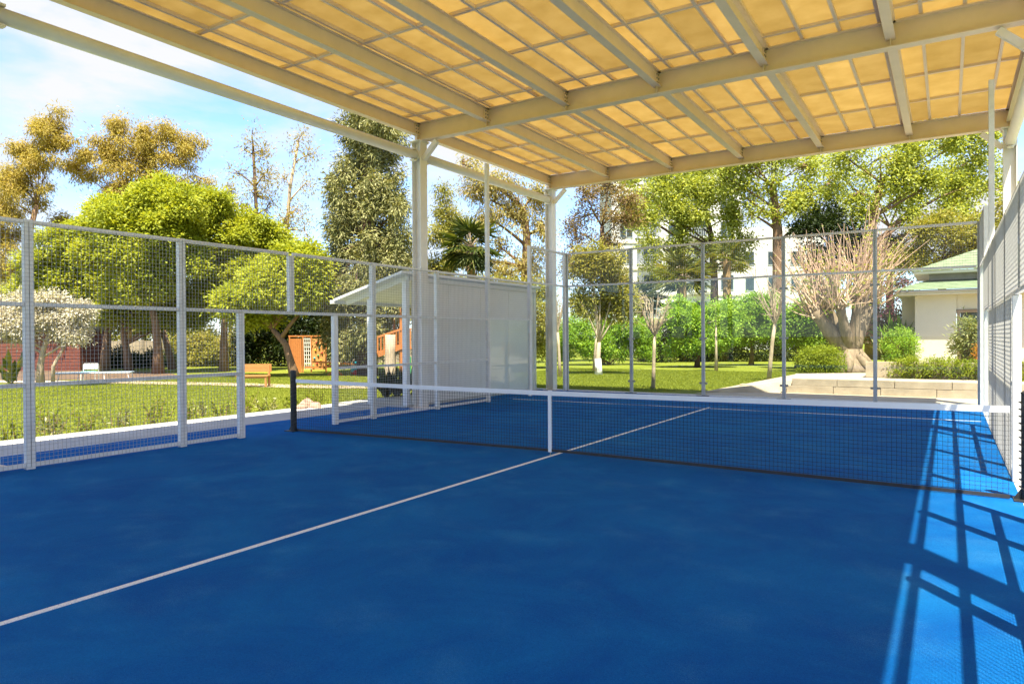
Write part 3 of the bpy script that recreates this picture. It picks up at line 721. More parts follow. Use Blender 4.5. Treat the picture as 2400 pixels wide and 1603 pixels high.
# planter with clipped hedge
PY = 14.2
root = empty('planter_box', (4.5, PY, TZ), 'pale stone planter box under the clipped hedge', 'planter')
for i in range(5):
    x = 2.42+i*1.2
    q = MB(); q.box(x+0.004, x+1.196, PY, PY+0.12, TZ-0.002, TZ+0.44); q.build('stone_panel', M['stone'], root, 0.006)
q = MB(); q.box(2.42, 8.42, PY+0.122, PY+0.8, TZ-0.002, TZ+0.36); q.build('soil', M['soil'], root)
lb = [(np.array([3.15+0.22*i+0.05*rng.normal(), PY+0.10, TZ+0.26+0.05*rng.normal()]), (0.20, 0.34, 0.27)) for i in range(20)]
bush('clipped_hedge', 'clipped green hedge spilling over the stone planter', (5.2, PY+0.10, TZ+0.28), (2.2, 0.34, 0.28), M['l_bush'], 900, 26, 0.09, (0.05, 0.03), lobes=lb, cat='hedge')
bush('variegated_shrub', 'variegated shrub with pale striped leaves in front of the house door', (5.15, 24.5, TZ+1.0), (0.60, 0.5, 0.85), M['l_varieg'], 110, 26, 0.2, (0.16, 0.05))
bush('orange_flower_bush', 'small orange flowering plant beside the variegated shrub', (5.55, 23.6, TZ+0.55), (0.28, 0.28, 0.38), M['l_orange'], 40, 24, 0.12, (0.06, 0.04), cat='plant')
bush('round_green_shrub', 'rounded dark green shrub against the corner of the cream house', (2.75, 25.2, TZ+0.72), (0.65, 0.6, 0.72), M['l_citrus'], 170, 28, 0.15, (0.08, 0.04))
def strap_plant(name, label, base, n, length, mat, group='garden bushes', w=0.05, spread=0.8):
    b = np.array(base, float); root = empty(name, tuple(b), label, 'plant', group)
    mb = MB(); mb.tube([b-np.array([0, 0, 0.03]), b+np.array([0, 0, 0.15*length])], [0.05, 0.03], 6); mb.build('stem', M['bark'], root)
    ps, ds, ns = [], [], []
    for i in range(n):
        a = rng.uniform(0, 2*math.pi); t = rng.uniform(0.15, spread); L_ = length*rng.uniform(0.6, 1.1)
        d = np.array([math.cos(a)*t, math.sin(a)*t, 1.0]); d /= np.linalg.norm(d); p = b+rng.normal(size=3)*0.05*length+np.array([0, 0, 0.1*length])
        for k in range(3):
            ps.append(p); ds.append(d); ns.append(unit(np.array([math.cos(a), math.sin(a), 0.6])+rng.normal(size=3)*0.2)); p = p+d*L_/3.4; d = unit(d-np.array([0, 0, 0.35*t]))
    leaf_mesh('leaves', np.array(ps), np.array(ds), np.array(ns), length/2.4, w, mat, root)
    return root
for i, (px, D, h, lab) in enumerate(((2055, 32, 1.9, 'tall strap-leaved plant right of the pollarded tree'), (2085, 33, 2.1, 'tall strap-leaved plant touching the house side wall'), (2030, 31, 1.3, 'low strap-leaved plant at the foot of the pollarded tree'))):
    strap_plant('strap_plant', lab, G(px, D, TZ), 70, h, M['l_varieg'] if i == 2 else M['l_citrus'], w=0.09)
bush('bougainvillea', 'dark bougainvillea with magenta flecks between pollarded tree and house', P(2045, 700, 36), (1.3, 0.9, 1.9), M['l_boug'], 320, 34, 0.3, (0.12, 0.07), lobes=[(P(2050, 690, 36), (1.2, 0.9, 1.3)), (P(2060, 760, 36), (1.1, 0.9, 1.2)), (P(2000, 770, 37), (1.2, 0.9, 1.2))])
lb = lobes_px(25.2, [(1858, 830, 28, 32), (1905, 830, 30, 33), (1882, 822, 36, 30), (1880, 848, 45, 20)])
bush('clipped_bush', 'squarish bright green bush left of the pollarded trunk', G(1882, 25.2, 0.72), (0.85, 0.7, 0.66), M['l_bush'], 420, 28, 0.14, (0.07, 0.035), lobes=lb)

# ------------------------------------------------------------------ pollarded tree
D = 30.0
b0 = G(1948, D, 0.2)
root = empty('pollarded_tree', tuple(b0), 'thick pollarded tree with fans of bare pinkish whips', 'tree', 'trees in the garden')
mb = MB()
fork = P(1950, 800, D)
mb.tube([b0+np.array([0, 0, -0.3]), b0+np.array([0, 0, 0.05]), b0+np.array([0, 0, 0.35]), P(1950, 820, D), fork], [1.05, 0.80, 0.60, 0.52, 0.50], 16)
for k in range(7):
    a = 2*math.pi*k/7+0.3; e = b0+np.array([math.cos(a)*1.05, math.sin(a)*1.05, -0.22])
    mb.tube([b0+np.array([math.cos(a)*0.4, math.sin(a)*0.4, 0.55]), b0+np.array([math.cos(a)*0.72, math.sin(a)*0.72, 0.16]), e], [0.20, 0.20, 0.10], 8)
heads = [(1868, 712, 0.0), (1893, 690, 0.7), (1925, 700, -0.7), (1985, 650, 0.3), (1965, 690, -0.5), (2000, 690, 0.8)]
hp = []
for i, (px, py, dd) in enumerate(heads):
    h = P(px, py, D+dd); hp.append(h)
    r0, r1 = (0.40, 0.24) if i in (0, 3) else (0.28, 0.17)
    mb.tube(curve(fork+np.array([0, 0, -0.25]), h, -0.06, 6, 0.02), [r0, r0*0.95, r0*0.85, r0*0.75, r1*1.05, r1*1.3], 12)
    for j in range(5):
        d = rdir(1)[0]; d[2] = abs(d[2]); mb.tube([h, h+d*0.30], [r1*0.9, r1*0.45], 7)
mb.build('trunk', M['ficusbark'], root, smooth=True)
mb = MB(); lp, ld, ln_ = [], [], []
for h in hp:
    for j in range(62):
        az = rng.uniform(0, 2*math.pi); tilt = abs(rng.normal(0, 0.62)); 
        d = np.array([math.cos(az)*math.sin(tilt), math.sin(az)*math.sin(tilt), math.cos(tilt)])
        d += np.array([0.5, 0, 0])*((h[0]-fork[0])*0.5); d = unit(d); L_ = rng.uniform(1.4, 3.3)*(0.75+0.25*d[2])
        s = h+rng.normal(size=3)*0.16; bend = rng.normal(size=3)*0.06
        mb.tube([s, s+d*L_*0.5+bend, s+d*L_+np.array([0, 0, 0.12])], [0.030, 0.020, 0.008], 4, cap=False)
        for q in range(5):
            t = rng.uniform(0.1, 1.0)**1.4; lp.append(s+d*L_*t); ld.append(rdir(1)[0]); ln_.append(unit(rdir(1)[0]+np.array([0, 0, 1.0])))
mb.build('whips', M['whip'], root, kind='stuff')
leaf_mesh('leaves', np.array(lp), unit(np.array(ld)), np.array(ln_), 0.17, 0.09, M['l_plane'], root)

# ------------------------------------------------------------------ slim bare trees and other small trees on the lawn
def bare_tree(label, base, fork_h, top_h, spread, lean=(0, 0), r=0.055, bark='palebark', nb=13):
    b = np.array(base, float); root = empty('bare_tree', tuple(b), label, 'tree', 'young bare trees on the lawn')
    mb = MB(); f = b+np.array([lean[0], lean[1], fork_h])
    mb.tube([b+np.array([0, 0, -0.05]), b+np.array([lean[0]*0.3, lean[1]*0.3, fork_h*0.35]), b+np.array([lean[0]*0.6, lean[1]*0.6, fork_h*0.7]), f], [r*1.25, r, r*0.9, r*0.85], 8)
    mb.build('trunk', M[bark], root, smooth=True)
    mb = MB(); H = top_h-fork_h
    for i in range(nb):
        az = 2*math.pi*i/nb+rng.uniform(-.3, .3); t = rng.uniform(0.25, 1.0)
        e = f+np.array([math.cos(az)*spread*t, math.sin(az)*spread*t, H*rng.uniform(0.65, 1.0)])
        c = curve(f, e, -0.10, 5, 0.03); mb.tube(c, np.linspace(r*0.5, 0.010, 5), 5)
        for k in range(5):
            s = c[rng.integers(1, 5)]; d = unit((e-f)+rng.normal(size=3)*H*0.45+np.array([0, 0, 0.3*H])); mb.tube([s, s+d*H*rng.uniform(0.2, 0.5)], [0.012, 0.005], 4)
            if k < 2: 
                s2 = s+d*H*0.2; d2 = unit(d+rng.normal(size=3)*0.5); mb.tube([s2, s2+d2*H*0.25], [0.008, 0.004], 3)
    mb.build('branches', M['palebark'], root)
    return root
bare_tree('slim bare sapling nearest to the end fence, fan of pale twigs', G(1497, 21.5, GZ), 1.62, 2.72, 0.50, (0.06, 0))
bare_tree('taller bare sapling with leaning pale trunk left of the clipped bush', G(1762, 24.5, GZ), 2.0, 3.65, 0.72, (0.22, 0), 0.07, nb=16)
bare_tree('bare sapling beside the far canopy column', G(1284, 28, GZ), 1.8, 3.2, 0.5, (-0.1, 0), 0.06)
b = G(1642, 32, GZ)
tree('young_tree', 'young straight tree with a small tuft of leaves in front of the citrus crown', b, [b, b+np.array([0, 0, 1.0]), b+np.array([0, 0, 2.1])], 0.07, lobes_px(32, [(1640, 700, 26, 18), (1640, 735, 22, 14)]), None, M['l_citrus'], M['palebark'], 26, 24, 0.2, (0.12, 0.05))
b = G(1362, 33, GZ)
tree('young_tree', 'thin leaning sapling left of the whitewashed trunk', b, [b, b+np.array([0.05, 0, 0.9]), b+np.array([0.15, 0, 2.0])], 0.07, lobes_px(33, [(1358, 735, 22, 18), (1345, 715, 20, 16)]), None, M['l_mag'], M['palebark'], 24, 22, 0.2, (0.12, 0.05))
# whitewashed tree
D = 29.5; b = G(1372, D, GZ)
tp = [b+np.array([0, 0, -0.05]), P(1371, 820, D), P(1374, 785, D)]
r_ = tree('whitewashed_tree', 'olive green tree with whitewashed trunk on the lawn', b, tp, 0.14,
     lobes_px(D, [(1350, 630, 48, 45), (1410, 640, 40, 45), (1330, 690, 38, 34), (1430, 690, 34, 36), (1380, 590, 45, 35), (1385, 690, 40, 40, 0.8), (1345, 585, 30, 25)]), None, M['l_mag'], M['palebark'], 520, 32, 0.30, (0.15, 0.06), shell=0.35, limb_r=0.5)
mb = MB(); mb.tube([b+np.array([0, 0, -0.02]), b+np.array([0, 0, 0.25]), P(1371, 822, D)], [0.185, 0.15, 0.135], 12); mb.build('whitewash', M['whitebark'], r_, smooth=True)
# round citrus trees
for lab, px, D, items in (
    ('round bright citrus tree on the lawn behind the young straight tree', 1598, 36, [(1555, 745, 45, 42), (1605, 722, 55, 42), (1645, 755, 48, 40), (1595, 772, 60, 32), (1550, 780, 38, 26), (1650, 785, 36, 22)]),
    ('middle citrus tree with its short dark trunk in the shade', 1722, 38, [(1690, 715, 42, 34), (1740, 705, 44, 36), (1770, 745, 40, 36), (1710, 750, 46, 34), (1690, 770, 30, 20), (1740, 690, 30, 22)]),
    ('citrus tree partly behind the pollarded trunk', 1828, 34, [(1815, 725, 40, 36), (1850, 745, 34, 34), (1800, 760, 34, 28), (1845, 770, 30, 22)])):
    b = G(px, D, GZ)
    tree('citrus_tree', lab, b, [b, b+np.array([0.05, 0, 0.7]), b+np.array([0, 0, 1.2])], 0.13, lobes_px(D, items), None, M['l_citrus'], M['darkbark'], 800, 36, 0.26, (0.15, 0.065), shell=0.6, group='citrus trees on the lawn')
# hedges closing the lawn
def hedge(label, D, px0, px1, ytop, ybot, mat, step=22, ry=24, clumps=600, lsize=(0.14, 0.06), cr=0.25, dj=0.6, cat='hedge'):
    items = []
    x = px0
    while x <= px1:
        y = ytop+ry*0.7
        while y < ybot:
            items.append((x+rng.uniform(-8, 8), y+rng.uniform(-6, 6), step*0.8, ry*0.8, rng.uniform(-dj, dj))); y += ry
        x += step
    lb = lobes_px(D, items); c = P((px0+px1)/2, (ytop+ybot)/2, D)
    return bush('hedge', label, (c[0], c[1], (c[2]+GZ)/2), (1, 1, (c[2]-GZ)/2), mat, clumps, 30, cr, lsize, cat=cat, lobes=lb, group='hedges round the lawn', shell=0.5)
hedge('leafy hedge behind the whitewashed tree', 40, 1290, 1500, 735, 815, M['l_citrus'], clumps=900)
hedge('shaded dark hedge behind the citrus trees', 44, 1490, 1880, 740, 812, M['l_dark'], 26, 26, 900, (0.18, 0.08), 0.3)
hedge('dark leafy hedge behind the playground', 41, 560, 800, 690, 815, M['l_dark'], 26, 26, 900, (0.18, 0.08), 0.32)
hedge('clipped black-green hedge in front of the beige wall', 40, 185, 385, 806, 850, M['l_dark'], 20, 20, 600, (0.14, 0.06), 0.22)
hedge('yellow-green hedge between the canopy columns', 36, 1040, 1270, 640, 800, M['l_mag'], 26, 28, 1000, (0.17, 0.07), 0.3)
hedge('low garden hedge behind the camphor trunks', 42, 400, 580, 770, 838, M['l_mag'], 22, 22, 600, (0.16, 0.07), 0.3)

# ------------------------------------------------------------------ palms
def fan_palm(label, base, top, fr_len, n, mat, r=0.2, skirt=0.0, group='palms behind the lawn'):
    b = np.array(base, float); t = np.array(top, float); root = empty('fan_palm', tuple(b), label, 'palm', group)
    mb = MB(); pts = [b+(t-b)*s+np.array([0, 0, 0]) for s in np.linspace(0, 1, 12)]
    mb.tube(pts, [r*(1.2 if i == 0 else 1)*(1+0.12*(i % 2)) for i in range(12)], 10); mb.build('trunk', M['palmbark'], root)
    ps, ds, ns = [], [], []; st = MB()
    for i in range(n):
        az = 2.4*i; el = rng.uniform(-0.5-skirt, 1.25); d = np.array([math.cos(az)*math.cos(el), math.sin(az)*math.cos(el), math.sin(el)])
        h = t+d*fr_len*0.55; st.tube([t, t+d*fr_len*0.3+np.array([0, 0, 0.03]), h], [0.02, 0.014, 0.01], 4)
        sd = unit(np.cross(d, np.array([0, 0, 1.0]))+1e-6); nn = np.cross(sd, d)
        for k in range(17):
            a = (k/16-0.5)*4.0; dd = unit(d*math.cos(a)+sd*math.sin(a)+np.array([0, 0, -0.18*rng.uniform(0.4, 1.6)]))
            ps.append(h); ds.append(dd); ns.append(unit(nn+rng.normal(size=3)*0.1))
    st.build('stalks', M['palebark'], root, kind='stuff')
    leaf_mesh('fronds', np.array(ps), np.array(ds), np.array(ns), fr_len*0.62, 0.085, mat, root)
    return root
fan_palm('fan palm in front of the white apartments', G(1570, 44, GZ), P(1565, 640, 44), 1.9, 34, M['l_palm2'], 0.22)
fan_palm('fan palm with a yellowish bare trunk and sparse head', G(1668, 46, GZ), P(1666, 600, 46), 1.6, 14, M['l_palm2'], 0.25)
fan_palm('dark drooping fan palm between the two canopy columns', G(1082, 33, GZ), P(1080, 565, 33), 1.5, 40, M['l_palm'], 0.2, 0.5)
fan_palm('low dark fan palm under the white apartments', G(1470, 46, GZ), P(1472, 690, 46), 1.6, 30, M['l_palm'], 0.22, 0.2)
strap_plant('banana_plant', 'upright banana-like plant at the left edge of the garden', G(25, 24, GZ), 9, 1.25, M['l_palm2'], w=0.22, spread=0.6)

# ------------------------------------------------------------------ big trees
def big(name, label, D, base_px, trunk, tr, items, leaf, bark, **kw):
    b = G(base_px, D, GZ); tp = [b+np.array([0, 0, -0.1])]+[P(px, py, D) for px, py in trunk]
    return tree(name, label, b, tp, tr, lobes_px(D, items), None, M[leaf], M[bark], **kw)
cam_kw = dict(clump_r=0.33, lsize=(0.17, 0.08), shell=0.72, sub=7, subr=0.55, sr=(0.5, 1.05), group='bright camphor trees on the left lawn', squash=0.6, up=0.6)
big('camphor_tree', 'bright camphor tree with the highest crown, over the black-green hedge', 33, 362, [(362, 800), (356, 740), (345, 680)], 0.24,
    [(330, 465, 75, 50), (270, 500, 80, 55), (400, 495, 70, 55), (330, 540, 90, 70), (250, 570, 70, 60), (410, 580, 70, 60), (320, 620, 90, 60), (380, 430, 40, 24)], 'l_camphor', 'bark', clumps=1900, per=40, **cam_kw)
big('camphor_tree', 'bright camphor tree in the middle, right of the second fence post', 35, 513, [(513, 800), (515, 730), (525, 660)], 0.22,
    [(500, 520, 65, 55), (560, 550, 60, 50), (610, 555, 50, 45), (480, 590, 65, 55), (560, 620, 70, 55), (510, 670, 70, 45), (600, 620, 55, 50), (460, 490, 45, 36)], 'l_camphor', 'bark', clumps=1700, per=40, **cam_kw)
big('camphor_tree', 'leftmost bright camphor tree above the white blossom tree', 37, 240, [(242, 800), (250, 740), (220, 680)], 0.24,
    [(150, 545, 60, 45), (200, 515, 60, 45), (110, 600, 60, 50), (180, 610, 70, 55), (240, 620, 60, 60), (85, 650, 50, 40), (150, 660, 60, 40), (250, 690, 60, 40)], 'l_camphor', 'bark', clumps=1700, per=40, **cam_kw)
big('camphor_tree', 'leaning camphor tree behind the wooden bench', 29.4, 676, [(668, 835), (655, 790), (625, 755)], 0.20,
    [(640, 625, 55, 45), (690, 610, 45, 40), (590, 660, 55, 42), (650, 680, 65, 40), (710, 660, 45, 40), (590, 715, 45, 26), (690, 580, 35, 28), (720, 620, 30, 36), (540, 690, 40, 34)], 'l_camphor', 'bark', clumps=1400, per=40,
    extra_trunks=[([P(645, 775, 29.4), P(665, 745, 29.4), P(690, 715, 29.4)], 0.10)], **cam_kw)
big('camphor_tree', 'low camphor tree with a slanting trunk behind the garden table', 35.5, 296, [(290, 800), (282, 760), (300, 710)], 0.20,
    [(290, 680, 60, 36), (350, 690, 60, 40), (420, 670, 55, 40), (390, 720, 60, 30), (450, 710, 45, 34), (250, 720, 50, 24), (330, 735, 40, 16)], 'l_camphor', 'bark', clumps=1200, per=40,
    extra_trunks=[([G(395, 38, GZ), P(385, 800, 38), P(370, 745, 38)], 0.22)], **cam_kw)
big('blossom_tree', 'low spreading tree white with blossom at the left fence post', 24.5, 92, [(92, 840), (100, 800), (110, 770)], 0.13,
    [(60, 705, 55, 28), (120, 700, 55, 30), (170, 725, 36, 32), (20, 730, 50, 34), (90, 740, 60, 30), (150, 755, 40, 24), (185, 760, 22, 24), (-30, 720, 50, 34), (30, 765, 45, 20)], 'l_white', 'palebark', clumps=900, per=36, clump_r=0.22, lsize=(0.11, 0.045), shell=0.6,
    extra_trunks=[([G(120, 24.5, GZ), P(122, 840, 24.5), P(150, 790, 24.5)], 0.07)])
euc = dict(clump_r=0.42, lsize=(0.24, 0.06), droop=0.5, shell=0.2, sub=9, subr=0.36, sr=(0.3, 1.3), group='tall trees behind the left garden', squash=0.8, twigs=9, limb_r=0.26)
big('eucalyptus_tree', 'tall olive-gold eucalyptus at the left edge, highest crown', 50, 40, [(45, 700), (60, 560), (85, 470)], 0.32,
    [(110, 275, 40, 26), (90, 310, 55, 24), (140, 320, 36, 26), (50, 345, 42, 26), (100, 370, 70, 34), (30, 400, 36, 30), (70, 420, 60, 40), (10, 450, 50, 40), (40, 500, 60, 40), (-20, 520, 60, 50), (0, 580, 60, 40), (30, 620, 40, 30)], 'l_euc', 'bark', clumps=1050, per=34, **euc)
big('eucalyptus_tree', 'broad olive-gold eucalyptus rising behind the camphor trees', 52, 290, [(290, 700), (285, 560), (280, 470)], 0.34,
    [(270, 285, 36, 30), (250, 320, 46, 30), (310, 310, 46, 34), (350, 300, 36, 36), (400, 315, 36, 34), (440, 335, 30, 26), (200, 350, 40, 30), (270, 370, 70, 36), (340, 360, 44, 34), (410, 360, 34, 28), (180, 390, 50, 26), (250, 420, 60, 28), (400, 410, 40, 20), (460, 410, 26, 12), (140, 500, 26, 20), (320, 420, 50, 26)], 'l_euc', 'bark', clumps=1180, per=34, **euc)
sp = dict(clump_r=0.5, lsize=(0.24, 0.07), shell=0.1, group='thin trees with sparse leaves against the sky', twigs=14, squash=1.0, limb_r=0.5)
big('sparse_tree', 'thin sparse tree against the sky, nearer the camphor crowns', 50, 592, [(592, 560), (585, 430), (580, 330)], 0.17,
    [(578, 305, 20, 16), (560, 345, 24, 20), (600, 345, 22, 22), (550, 400, 26, 24), (605, 400, 26, 26), (585, 450, 40, 26), (555, 470, 30, 18), (610, 480, 30, 26)], 'l_sparse', 'darkbark', clumps=130, per=20, **sp)
big('sparse_tree', 'thin sparse tree against the sky, next to the dark cypress', 50, 662, [(655, 560), (665, 430), (685, 320)], 0.17,
    [(690, 310, 20, 20), (670, 350, 20, 24), (705, 355, 22, 24), (655, 410, 24, 24), (700, 420, 26, 24), (680, 480, 36, 26), (650, 510, 30, 26), (700, 530, 26, 30), (670, 560, 40, 24)], 'l_sparse', 'palebark', clumps=120, per=20, **sp)
big('slender_cypress', 'small slender yellow-green conifer top between camphor and sparse trees', 58, 528, [(528, 600), (528, 460)], 0.12,
    [(528, 445, 10, 20), (528, 480, 18, 30), (528, 540, 24, 40)], 'l_sparse', 'bark', clumps=120, per=30, clump_r=0.4, lsize=(0.25, 0.06), shell=0.2, group='tall trees behind the left garden')
# big dark conifer: tiers of hanging sprays round a straight trunk
D = 31; items = []
for y, rx, n in ((235, 55, 5), (270, 68, 6), (300, 62, 6), (335, 32, 3), (372, 56, 5), (410, 82, 7), (450, 100, 8), (490, 108, 8), (530, 112, 8), (570, 112, 8), (610, 115, 8), (650, 118, 8), (690, 115, 8), (730, 112, 7), (770, 100, 6), (800, 90, 5), (200, 46, 4), (165, 34, 3)):
    for k in range(n):
        a = 2*math.pi*k/n+rng.uniform(-0.4, 0.4); rr = rng.uniform(0.5, 0.95)
        items.append((842+math.cos(a)*rx*rr+(10 if y < 340 else 0), y+rng.uniform(-18, 18), rng.uniform(20, 38), rng.uniform(14, 26), math.sin(a)*rx*rr*MPP(D)))
big('dark_conifer', 'massive dark conifer with drooping sprays left of the canopy column', D, 842, [(842, 600), (842, 400), (846, 180)], 0.38, items, 'l_cyp', 'darkbark', clumps=2300, per=34, clump_r=0.30, lsize=(0.20, 0.055), droop=0.35, shell=0.4, squash=0.9, twigs=3, limb_r=0.22, sub=0, group='tall trees behind the left garden', up=0.1)
# trees between the two columns
pep = dict(clump_r=0.45, lsize=(0.22, 0.06), droop=0.5, shell=0.3, group='trees behind the far fence', squash=0.9, twigs=9)
big('pepper_tree', 'drooping pepper tree with brown trunk between the canopy columns', 42, 1205, [(1205, 640), (1208, 540), (1200, 480)], 0.36,
    [(1170, 440, 50, 34), (1120, 410, 44, 30), (1230, 440, 40, 36), (1060, 375, 40, 24), (1090, 440, 34, 24), (1180, 500, 50, 34), (1120, 500, 40, 36), (1150, 570, 46, 36), (1220, 600, 40, 44), (1160, 630, 50, 34), (1100, 600, 36, 30), (1250, 520, 24, 40)], 'l_pepper', 'bark', clumps=560, per=32, **pep)
big('golden_tree', 'yellow-green loose tree just right of the near canopy column', 40, 1030, [(1030, 640), (1030, 560)], 0.2,
    [(1030, 480, 34, 26), (1060, 520, 40, 30), (1010, 540, 40, 40), (1050, 580, 44, 36), (1005, 610, 40, 36), (1015, 440, 20, 20), (1020, 660, 44, 34), (1000, 720, 44, 40)], 'l_mag', 'bark', clumps=520, per=34, clump_r=0.4, lsize=(0.2, 0.06), shell=0.4, group='trees behind the far fence', droop=0.3)
big('copper_tree', 'tangled purple-brown tree just right of the far canopy column', 44, 1385, [(1385, 620), (1380, 520)], 0.26,
    [(1395, 420, 50, 34), (1340, 440, 34, 30), (1430, 460, 34, 34), (1360, 490, 44, 30), (1420, 510, 40, 26), (1320, 530, 34, 30), (1380, 550, 50, 30), (1310, 600, 34, 34)], 'l_brown', 'darkbark', clumps=330, per=30, clump_r=0.5, lsize=(0.2, 0.07), shell=0.3, group='trees behind the far fence', twigs=12)
pl = dict(clump_r=0.50, lsize=(0.21, 0.12), shell=0.2, subr=0.5, group='plane trees behind the far fence', squash=0.9, twigs=10, limb_r=0.32, up=0.2)
big('plane_tree', 'plane tree with the thick forked trunk, middle of the far row', 48, 1785, [(1785, 640), (1783, 530), (1772, 430)], 0.48,
    [(1700, 380, 50, 40), (1770, 370, 50, 40), (1840, 380, 50, 40), (1690, 440, 46, 36), (1850, 440, 50, 40), (1750, 430, 44, 36), (1810, 480, 44, 34), (1880, 490, 40, 34), (1720, 490, 40, 30), (1650, 400, 40, 36), (1800, 320, 60, 36), (1900, 420, 40, 40), (1690, 340, 50, 30)], 'l_plane', 'bark', clumps=640, per=26, **pl)
big('plane_tree', 'plane tree on a thin dark trunk in front of the white apartments', 50, 1638, [(1638, 640), (1630, 540), (1615, 470)], 0.30,
    [(1500, 440, 40, 34), (1560, 430, 44, 36), (1610, 440, 44, 36), (1480, 500, 40, 36), (1540, 500, 44, 34), (1600, 510, 44, 34), (1660, 500, 40, 34), (1560, 560, 40, 30), (1640, 560, 40, 30), (1490, 560, 30, 26), (1700, 540, 34, 30), (1600, 380, 50, 30), (1520, 390, 40, 30), (1460, 470, 34, 34), (1580, 600, 36, 24), (1680, 590, 34, 26), (1520, 610, 30, 24)], 'l_plane', 'darkbark', clumps=900, per=26, **pl)
big('plane_tree', 'plane tree filling the sky above the green house roof', 46, 2000, [(2000, 620), (2000, 500), (2020, 420)], 0.4,
    [(1950, 370, 44, 40), (2020, 360, 50, 40), (2100, 350, 50, 40), (2180, 340, 50, 40), (2240, 360, 40, 44), (1970, 440, 44, 36), (2050, 430, 50, 36), (2130, 420, 50, 40), (2210, 430, 44, 40), (2000, 490, 44, 30), (2090, 490, 46, 30), (2170, 490, 44, 34), (2270, 430, 40, 50), (2100, 300, 80, 30), (2230, 300, 60, 34)], 'l_plane', 'bark', clumps=840, per=26, **pl)
big('evergreen_tree', 'dense evergreen behind the green house roof', 43, 2160, [(2160, 650), (2160, 600)], 0.3,
    [(2110, 545, 40, 34), (2170, 530, 44, 36), (2230, 530, 44, 40), (2130, 590, 44, 34), (2200, 580, 46, 34), (2090, 600, 34, 30), (2270, 560, 40, 44), (2300, 500, 40, 50)], 'l_mag', 'darkbark', clumps=560, per=34, clump_r=0.45, lsize=(0.2, 0.09), shell=0.5, group='trees behind the far fence')
big('evergreen_tree', 'dense dark evergreen behind the whips of the pollarded tree', 47, 1900, [(1900, 650), (1900, 560)], 0.3,
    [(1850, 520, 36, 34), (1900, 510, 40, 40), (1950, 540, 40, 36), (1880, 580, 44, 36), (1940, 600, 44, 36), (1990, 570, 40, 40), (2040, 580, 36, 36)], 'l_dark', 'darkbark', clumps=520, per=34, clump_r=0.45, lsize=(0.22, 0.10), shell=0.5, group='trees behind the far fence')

bk = dict(clump_r=0.6, lsize=(0.28, 0.12), shell=0.4, group='trees of the background', sub=5, subr=0.55, limb_r=0.3)
big('background_tree', 'mid green tree mass behind the red shed at the far left', 54, 60, [(60, 780), (60, 720)], 0.3,
    [(-20, 700, 60, 50), (40, 690, 55, 50), (100, 710, 55, 46), (150, 730, 50, 40), (60, 760, 70, 40), (0, 770, 60, 40)], 'l_mag', 'darkbark', clumps=420, per=32, **bk)
big('background_tree', 'dark tree mass behind the trunks of the camphor trees', 56, 330, [(330, 790), (330, 740)], 0.3,
    [(210, 720, 50, 44), (270, 715, 50, 44), (330, 720, 55, 44), (390, 725, 50, 40), (440, 730, 50, 40), (240, 765, 50, 30), (310, 765, 55, 30), (380, 765, 55, 30), (450, 770, 50, 30)], 'l_mag', 'darkbark', clumps=520, per=32, **bk)
big('background_tree', 'tree mass closing the garden behind the climbing frame', 54, 620, [(620, 780), (620, 720)], 0.3,
    [(520, 720, 50, 44), (580, 700, 50, 50), (640, 690, 50, 50), (700, 680, 55, 60), (760, 690, 55, 60), (560, 765, 55, 34), (640, 760, 60, 34), (730, 760, 60, 34)], 'l_mag', 'darkbark', clumps=520, per=32, **bk)
big('background_tree', 'pale green tree behind the two plane trees near the apartments', 60, 1560, [(1560, 640), (1560, 520)], 0.35,
    [(1460, 420, 44, 36), (1530, 450, 44, 36), (1470, 490, 40, 34), (1600, 400, 50, 34), (1560, 350, 70, 34), (1660, 450, 40, 36)], 'l_plane', 'darkbark', clumps=260, per=26, clump_r=0.6, lsize=(0.26, 0.14), shell=0.3, group='trees of the background')
big('background_tree', 'pale green tree filling gaps above the pollarded tree', 60, 2040, [(2040, 640), (2040, 520)], 0.35,
    [(1900, 370, 55, 40), (1990, 400, 55, 40), (2070, 440, 55, 40), (2150, 450, 55, 40), (1940, 470, 50, 40), (2220, 480, 50, 40), (2120, 380, 60, 40), (2230, 380, 60, 40), (1850, 350, 55, 36)], 'l_plane', 'darkbark', clumps=330, per=26, clump_r=0.6, lsize=(0.26, 0.14), shell=0.3, group='trees of the background')

# ------------------------------------------------------------------ apartments far behind
DA = 78.0
c0 = G(1640, DA, GZ); rx = np.array([RT[0], RT[1], 0.0]); rx /= np.linalg.norm(rx); fy = np.array([FW[0], FW[1], 0.0]); fy /= np.linalg.norm(fy)
root = empty('apartment_block', tuple(c0), 'white apartment block half hidden behind the far trees', 'building')
def ob(mb, u0, u1, v0, v1, z0, z1):
    q = lambda u, v, z: tuple(c0+rx*u+fy*v+np.array([0, 0, z]))
    mb.quadbox([q(u0, v0, z0), q(u1, v0, z0), q(u1, v1, z0), q(u0, v1, z0), q(u0, v0, z1), q(u1, v0, z1), q(u1, v1, z1), q(u0, v1, z1)]); return mb
ob(MB(), -11.5, 3.0, 0, 10, 0, 21.0).build('wall', M['white'], root)
ob(MB(), 3.002, 13.0, 2.0, 10, 0, 14.0).build('wall', M['white'], root)
ob(MB(), -12.0, 3.4, -0.5, 10.5, 21.0, 21.4).build('roof', M['white'], root)
